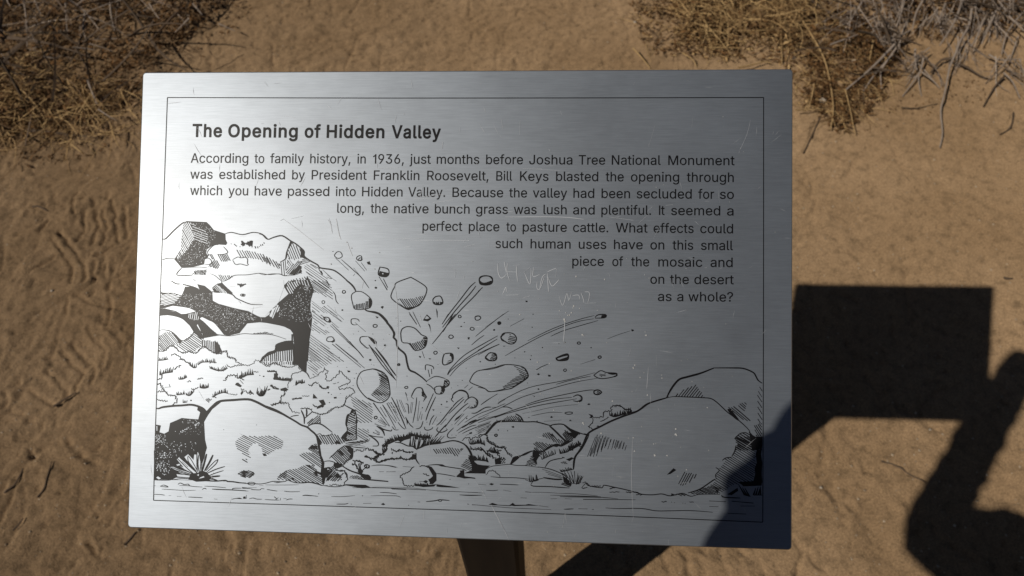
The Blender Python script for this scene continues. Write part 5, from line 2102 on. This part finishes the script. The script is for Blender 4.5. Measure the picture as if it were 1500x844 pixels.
# forked twiglets fanning out of the bush's lower edge
T = Tubes()
for cx, cy, n_, a0, sp__ in ((1310, 60, 26, -1.9, .7), (1345, 95, 18, -1.8, .9), (1400, 80, 22, -1.5, .9), (1290, 40, 30, -2.1, .6), (1465, 105, 20, -1.6, 1.2), (1240, 30, 26, -2.2, .6), (1440, 40, 30, -1.7, .8), (1370, 30, 34, -1.8, .8)):
    g = ground_pt(cx, cy)
    for k in range(n_ * 2 // 3):
        a = a0 + random.uniform(-sp__, sp__)
        p0 = Vector((g.x + random.uniform(-.03, .03), g.y + random.uniform(-.02, .03), gz(g.x, g.y) + random.uniform(.01, .05)))
        st = bent(p0, Vector((math.cos(a), math.sin(a), random.uniform(-.35, .1))), random.uniform(.05, .13), 0.5, 0.3)
        r = random.uniform(.0009, .0020)
        T.add(st, r, r * .4, 4)
        for j in (2, 3):
            if random.random() < .6:
                b = a + random.choice([-1, 1]) * random.uniform(.4, .9)
                T.add(bent(st[j], Vector((math.cos(b), math.sin(b), random.uniform(-.3, .2))), random.uniform(.02, .05), .5, .2, 3), r * .6, r * .25, 3)
T.build('twiglets', M_TWIG, bush, RB)['kind'] = 'stuff'
T = Tubes(); scatter_straw(T, [(1175, 40), (1240, 20), (1330, 70), (1290, 150), (1235, 195), (1190, 160)], 420, 0.03, 0.10, 0.0011, 0.3, 1.2, 0.7, 0.015)
T.build('amber_straw', M_GOLD, bush, RB)['kind'] = 'stuff'
scl = Tubes(); scatter_litter(scl, [(1175, 40), (1240, 20), (1330, 70), (1290, 150), (1235, 200), (1185, 160)], 3500, 0.012, 0.02)
scl.build('trodden_litter', M_LITTER, bush, RB)['kind'] = 'stuff'

# --- loose twigs and pebbles lying on the soil
def loose(x0, y0, s, row, r, label, mat=M_DARKTWIG, group=None):
    T = Tubes(); px_branch(T, x0, y0, s, row, 0.003, r, r * .6)
    base = T.v[0].copy(); base.z = gz(base.x, base.y)
    o = T.build('twig', mat, None, base); o.location = base
    tag(o, label, 'twig', group)
loose(0, 560, 2.97, '232,106 285,72 332,44', .0024, 'straight dark twig on the soil left of the sign, nearest its lower half')
loose(0, 560, 2.97, '162,500 195,455 225,345', .0018, 'thin bent twig on the soil near the lower left, just below the straight one')
loose(0, 560, 2.97, '20,480 60,450 85,410 100,375', .0024, 'curved dark twig at the left edge of the bare soil')
loose(0, 560, 2.97, '542,708 565,685 592,655', .0022, 'short twig right below the lower left corner of the sign')
loose(0, 560, 2.97, '55,645 80,620 100,592', .0020, 'small twig at the bottom left corner of the view')
loose(0, 225, 3.068, '145,238 180,242 212,258', .0022, 'short curved twig just below the brown shrub')
loose(1290, 660, 4.586, '0,80 100,110 200,170 300,225', .0016, 'long thin twig ending at the elbow shadow on the right')
loose(1380, 390, 10.55, '955,178 1020,195 1090,188', .0028, 'tiny brown twig above the corner of the rectangular shadow')
loose(1150, 0, 3.751, '1255,620 1240,700 1180,740', .0026, 'kinked dark twig on bare soil below the grey bush')
loose(1150, 0, 3.751, '190,650 150,740 100,844', .0022, 'dark twig slanting beside the upper right edge of the sign')

def pebble(px, py, r, label, mat=M_PEBBLE):
    g = ground_pt(px, py)
    vs, fs = [], []
    nu, nv = 8, 5
    for i in range(nv + 1):
        th = math.pi * i / nv
        for j in range(nu):
            ph = 2 * math.pi * j / nu; k = r * random.uniform(.8, 1.15)
            vs.append((k * math.sin(th) * math.cos(ph), k * .8 * math.sin(th) * math.sin(ph), k * .6 * math.cos(th)))
    for i in range(nv):
        for j in range(nu):
            fs.append((i*nu + j, (i+1)*nu + j, (i+1)*nu + (j+1) % nu, i*nu + (j+1) % nu))
    o = mesh_obj('pebble', vs, fs, mat, None, None, True)
    o.location = (g.x, g.y, gz(g.x, g.y) + r * .35)
    tag(o, label, 'pebble')
# small stones and clods scattered over the bare soil: too many to count
vs, fs = [], []
for k in range(4000):
    px_, py_ = random.uniform(-100, 1600), random.uniform(-60, 900)
    g = ground_pt(px_, py_); r = random.choice([.0008, .0010, .0012, .0016, .0022]) * random.uniform(.8, 1.3)
    o = len(vs); z = gz(g.x, g.y) + r * .2
    for q in ((1, 0, 0), (.3, .9, 0), (-.8, .5, 0), (-.7, -.7, 0), (.5, -.9, 0), (0, 0, .75), (.1, 0, -.5)):
        vs.append((g.x + q[0]*r*random.uniform(.7, 1.4), g.y + q[1]*r*random.uniform(.7, 1.4), z + q[2]*r))
    for a in range(5):
        fs.append((o + a, o + (a+1) % 5, o + 5)); fs.append((o + (a+1) % 5, o + a, o + 6))
tag(mesh_obj('gravel', vs, fs, straw_mat('grit', (0.16, 0.11, 0.065), (0.46, 0.36, 0.25))), 'fine gravel and clods sprinkled over the sandy soil', kind='stuff')
pebble(1160, 88, .0085, 'whitish pebble beside the top right corner of the sign')
pebble(1204, 150, .0110, 'tan stone under the long golden stalk')
pebble(60, 110, .0085, 'pale pebble among the litter of the left shrub')
pebble(1360, 632, .0030, 'tiny pale stone under the rectangular shadow')
pebble(1202, 715, .0034, 'tiny pale stone right of the lower right corner of the sign')
pebble(930, 35, .0060, 'small tan pebble at the left tip of the golden grass')
pebble(1250, 92, .0085, 'tan pebble among the straw right of the sign corner')
pebble(75, 425, .0040, 'small stone on the trodden soil left of the sign')

# ------------------------------------------------------------------ the photographer, who stands behind the camera and casts the shadow at the lower right
def skin_mesh(name, joints, edges, mat, parent, root=0, levels=2, flat=None):
    """one continuous surface grown over a skeleton: joints = (x, y, z, radius or (rx, ry))"""
    me = bpy.data.meshes.new(name)
    me.from_pydata([j[:3] for j in joints], edges, [])
    o = bpy.data.objects.new(name, me)
    COL.objects.link(o)
    sk = o.modifiers.new('skin', 'SKIN'); sk.use_smooth_shade = True
    if not me.skin_vertices:
        me.skin_vertices.new() if hasattr(me.skin_vertices, 'new') else None
    for i, j in enumerate(joints):
        r = j[3] if isinstance(j[3], tuple) else (j[3], j[3])
        sv = me.skin_vertices[0].data[i]
        sv.radius = r; sv.use_root = (i == root)
    ss = o.modifiers.new('sub', 'SUBSURF'); ss.levels = levels
    dg = bpy.context.evaluated_depsgraph_get()
    res = bpy.data.meshes.new_from_object(o.evaluated_get(dg))
    bpy.data.objects.remove(o)
    res.name = name; res.materials.clear(); res.materials.append(mat)
    for p in res.polygons: p.use_smooth = True
    n = bpy.data.objects.new(name, res)
    return link(n, parent)

M_SKIN = plain('skin', (0.42, 0.25, 0.17), 0.55)
M_SHIRT = plain('dark_blue_shirt', (0.035, 0.045, 0.07), 0.85)
M_TROUSER = plain('grey_trousers', (0.07, 0.065, 0.06), 0.85)
M_HAIR = plain('brown_hair', (0.04, 0.025, 0.015), 0.6)
M_SHOE = plain('brown_shoe', (0.07, 0.045, 0.03), 0.6)
M_PHONE = plain('black_phone', (0.012, 0.012, 0.014), 0.25)

def cp(x, u, b):
    """a point given right, up and backward from the phone's lens"""
    return Vector((0, 0, CAM_H)) + CR @ Vector((x, u, b))
PB = Vector((0, -0.45, 0))
person = empty('person', PB)
tag(person, 'person in a dark shirt and grey trousers holding up a phone with both hands', 'person')
def rel(j): return (j[0] - PB.x, j[1] - PB.y, j[2] - PB.z, j[3])
def build(name, js, es, mat, root=0, levels=2):
    return skin_mesh(name, [rel(j) for j in js], es, mat, person, root, levels)

J, E_ = [], []
def add(p, r, parent=None):
    J.append((p[0], p[1], p[2], r)); k = len(J) - 1
    if parent is not None: E_.append((parent, k))
    return k
pel = add((0, -.50, .93), (.13, .10))
wai = add((0, -.49, 1.08), (.115, .09), pel)
che = add((0, -.47, 1.27), (.135, .10), wai)
nb = add((0, -.455, 1.43), (.07, .06), che)
nk = add((0, -.43, 1.475), (.056, .056), nb)
jaw = add((0, -.39, 1.53), (.074, .080), nk)
hd = add((0, -.378, 1.60), (.092, .112), jaw)
add((0, -.40, 1.675), (.085, .10), hd)
for s, ph in ((-1, -.1), (1, .047)):
    sh = add((s*.175, -.44, 1.395), (.055, .055), che)
    el = add((-.222 if s < 0 else .235, -.205, 1.168), (.040, .040), sh)
    wr = add((-.150 if s < 0 else .10, -.075, 1.325), (.036, .034), el)
    pm = add(cp(ph + s*.030, -.022, .030), (.046, .034), wr)
    kn = add(cp(ph + s*.026, .004, .012), (.036, .018), pm)
    for u, k in ((.030, .9), (.012, 1.0), (-.006, .96), (-.023, .8)):      # fingers curl round the back of the phone
        a = add(cp(ph + s*.014, u, -.004), (.0085, .0085), kn)
        b = add(cp(ph - s*.006 * k, u - .002, -.009), (.0078, .0078), a)
        add(cp(ph - s*.020 * k, u - .004, -.0075), (.0066, .0066), b)
    a = add(cp(ph + s*.010, -.024, .030), (.011, .011), pm)                  # thumb on the screen side
    add(cp(ph - s*.012, -.010, .021), (.0085, .0085), a)
for s in (-1, 1):
    hp = add((s*.095, -.50, .86), (.085, .085), pel)
    kn = add((s*.11, -.47, .49), (.055, .055), hp)
    an = add((s*.12, -.50, .09), (.036, .036), kn)
    add((s*.14, -.36, .035), (.036, .028), an)
build('body', J, E_, M_SKIN)

J, E_ = [], []
hem = add((0, -.50, .78), (.175, .14)); pel = add((0, -.50, .90), (.165, .13), hem); wai = add((0, -.49, 1.08), (.145, .11), pel); che = add((0, -.47, 1.27), (.155, .118), wai)
nb = add((0, -.455, 1.42), (.085, .075), che)
for s in (-1, 1):
    sh = add((s*.18, -.44, 1.39), (.070, .070), che)
    ma = add((s*.205, -.33, 1.315), (.092, .092), sh)
    mb = add((s*.212, -.250, 1.240), (.072, .072), ma)
    el = add((-.222 if s < 0 else .237, -.203, 1.168), (.050, .050), mb)
    mf = add((-.188 if s < 0 else .17, -.140, 1.245), (.046, .046), el)
    fw = add((-.168 if s < 0 else .13, -.100, 1.298), (.044, .044), mf)
    cf = add((-.156 if s < 0 else .105, -.060, 1.362), (.046, .046), fw)
    add((-.143 if s < 0 else .105, -.042, 1.403), (.043, .043), cf)
shirt = build('shirt', J, E_, M_SHIRT)
for v_ in shirt.data.vertices:          # creases in the cloth
    c = v_.co
    v_.co = c + v_.normal * (0.004 * math.sin(c.z * 95 + c.x * 60) * math.sin(c.y * 80 + c.z * 40) + 0.0025 * math.sin(c.z * 210 + c.y * 170))

J, E_ = [], []
top = add((0, -.50, 1.06), (.14, .11)); pel = add((0, -.50, .94), (.155, .12), top)
for s in (-1, 1):
    hp = add((s*.09, -.50, .84), (.100, .100), pel); kn = add((s*.11, -.465, .49), (.072, .072), hp); add((s*.12, -.50, .10), (.062, .062), kn)
build('trousers', J, E_, M_TROUSER)
for s in (-1, 1):
    J, E_ = [], []
    a = add((s*.12, -.54, .045), (.042, .045)); b = add((s*.128, -.45, .04), (.044, .040), a); add((s*.145, -.34, .034), (.040, .030), b)
    build('shoe', J, E_, M_SHOE)
# face: nose, ears, eyes and mouth on the front of the head, which looks down at the phone
def blob(name, c, r, mat, parent):
    vs, fs = [], []
    for i in range(7):
        th = math.pi * i / 6
        for j in range(10):
            a = 2 * math.pi * j / 10
            vs.append((c[0] - PB.x + r[0]*math.sin(th)*math.cos(a), c[1] - PB.y + r[1]*math.sin(th)*math.sin(a), c[2] + r[2]*math.cos(th)))
    for i in range(6):
        for j in range(10):
            fs.append((i*10+j, (i+1)*10+j, (i+1)*10+(j+1) % 10, i*10+(j+1) % 10))
    return mesh_obj(name, vs, fs, mat, parent, None, True)
blob('hair', (0, -.425, 1.635), (.092, .098, .095), M_HAIR, person)
blob('nose', (0, -.285, 1.575), (.013, .018, .022), M_SKIN, person)
for s in (-1, 1):
    blob('eye', (s*.031, -.302, 1.60), (.013, .010, .007), plain('eye', (.6, .6, .58), .3), person)
    blob('ear', (s*.074, -.385, 1.585), (.010, .018, .030), M_SKIN, person)
blob('mouth', (0, -.312, 1.535), (.024, .010, .007), plain('lips', (.35, .12, .10), .5), person)

# the phone: the lens of this camera looks out of its back face
PHO = Vector((0, 0, CAM_H))
phone = empty('phone', PHO)
phone.matrix_world = Matrix.Translation(PHO) @ CR.to_4x4()
tag(phone, 'black phone held level in both hands above the sign', 'phone')
q = rounded(0.147, 0.072, 0.010, 4); n = len(q); sx_ = -0.0265; su = -0.004
vs = [(x + sx_, y + su, .0036) for x, y in q] + [(x + sx_, y + su, .0110) for x, y in q]
fs = [(k, (k+1) % n, n + (k+1) % n, n + k) for k in range(n)] + [tuple(range(n, 2*n)), tuple(reversed(range(n)))]
mesh_obj('case', vs, fs, M_PHONE, phone)
q = rounded(0.128, 0.066, 0.002, 2); n = len(q)
vs = [(x + sx_, y + su, .0113) for x, y in q] + [(x + sx_, y + su, .0111) for x, y in q]
fs = [(k, (k+1) % n, n + (k+1) % n, n + k) for k in range(n)] + [tuple(range(n, 2*n)), tuple(reversed(range(n)))]
mesh_obj('screen', vs, fs, plain('phone_screen', (.02, .02, .022), .1), phone)
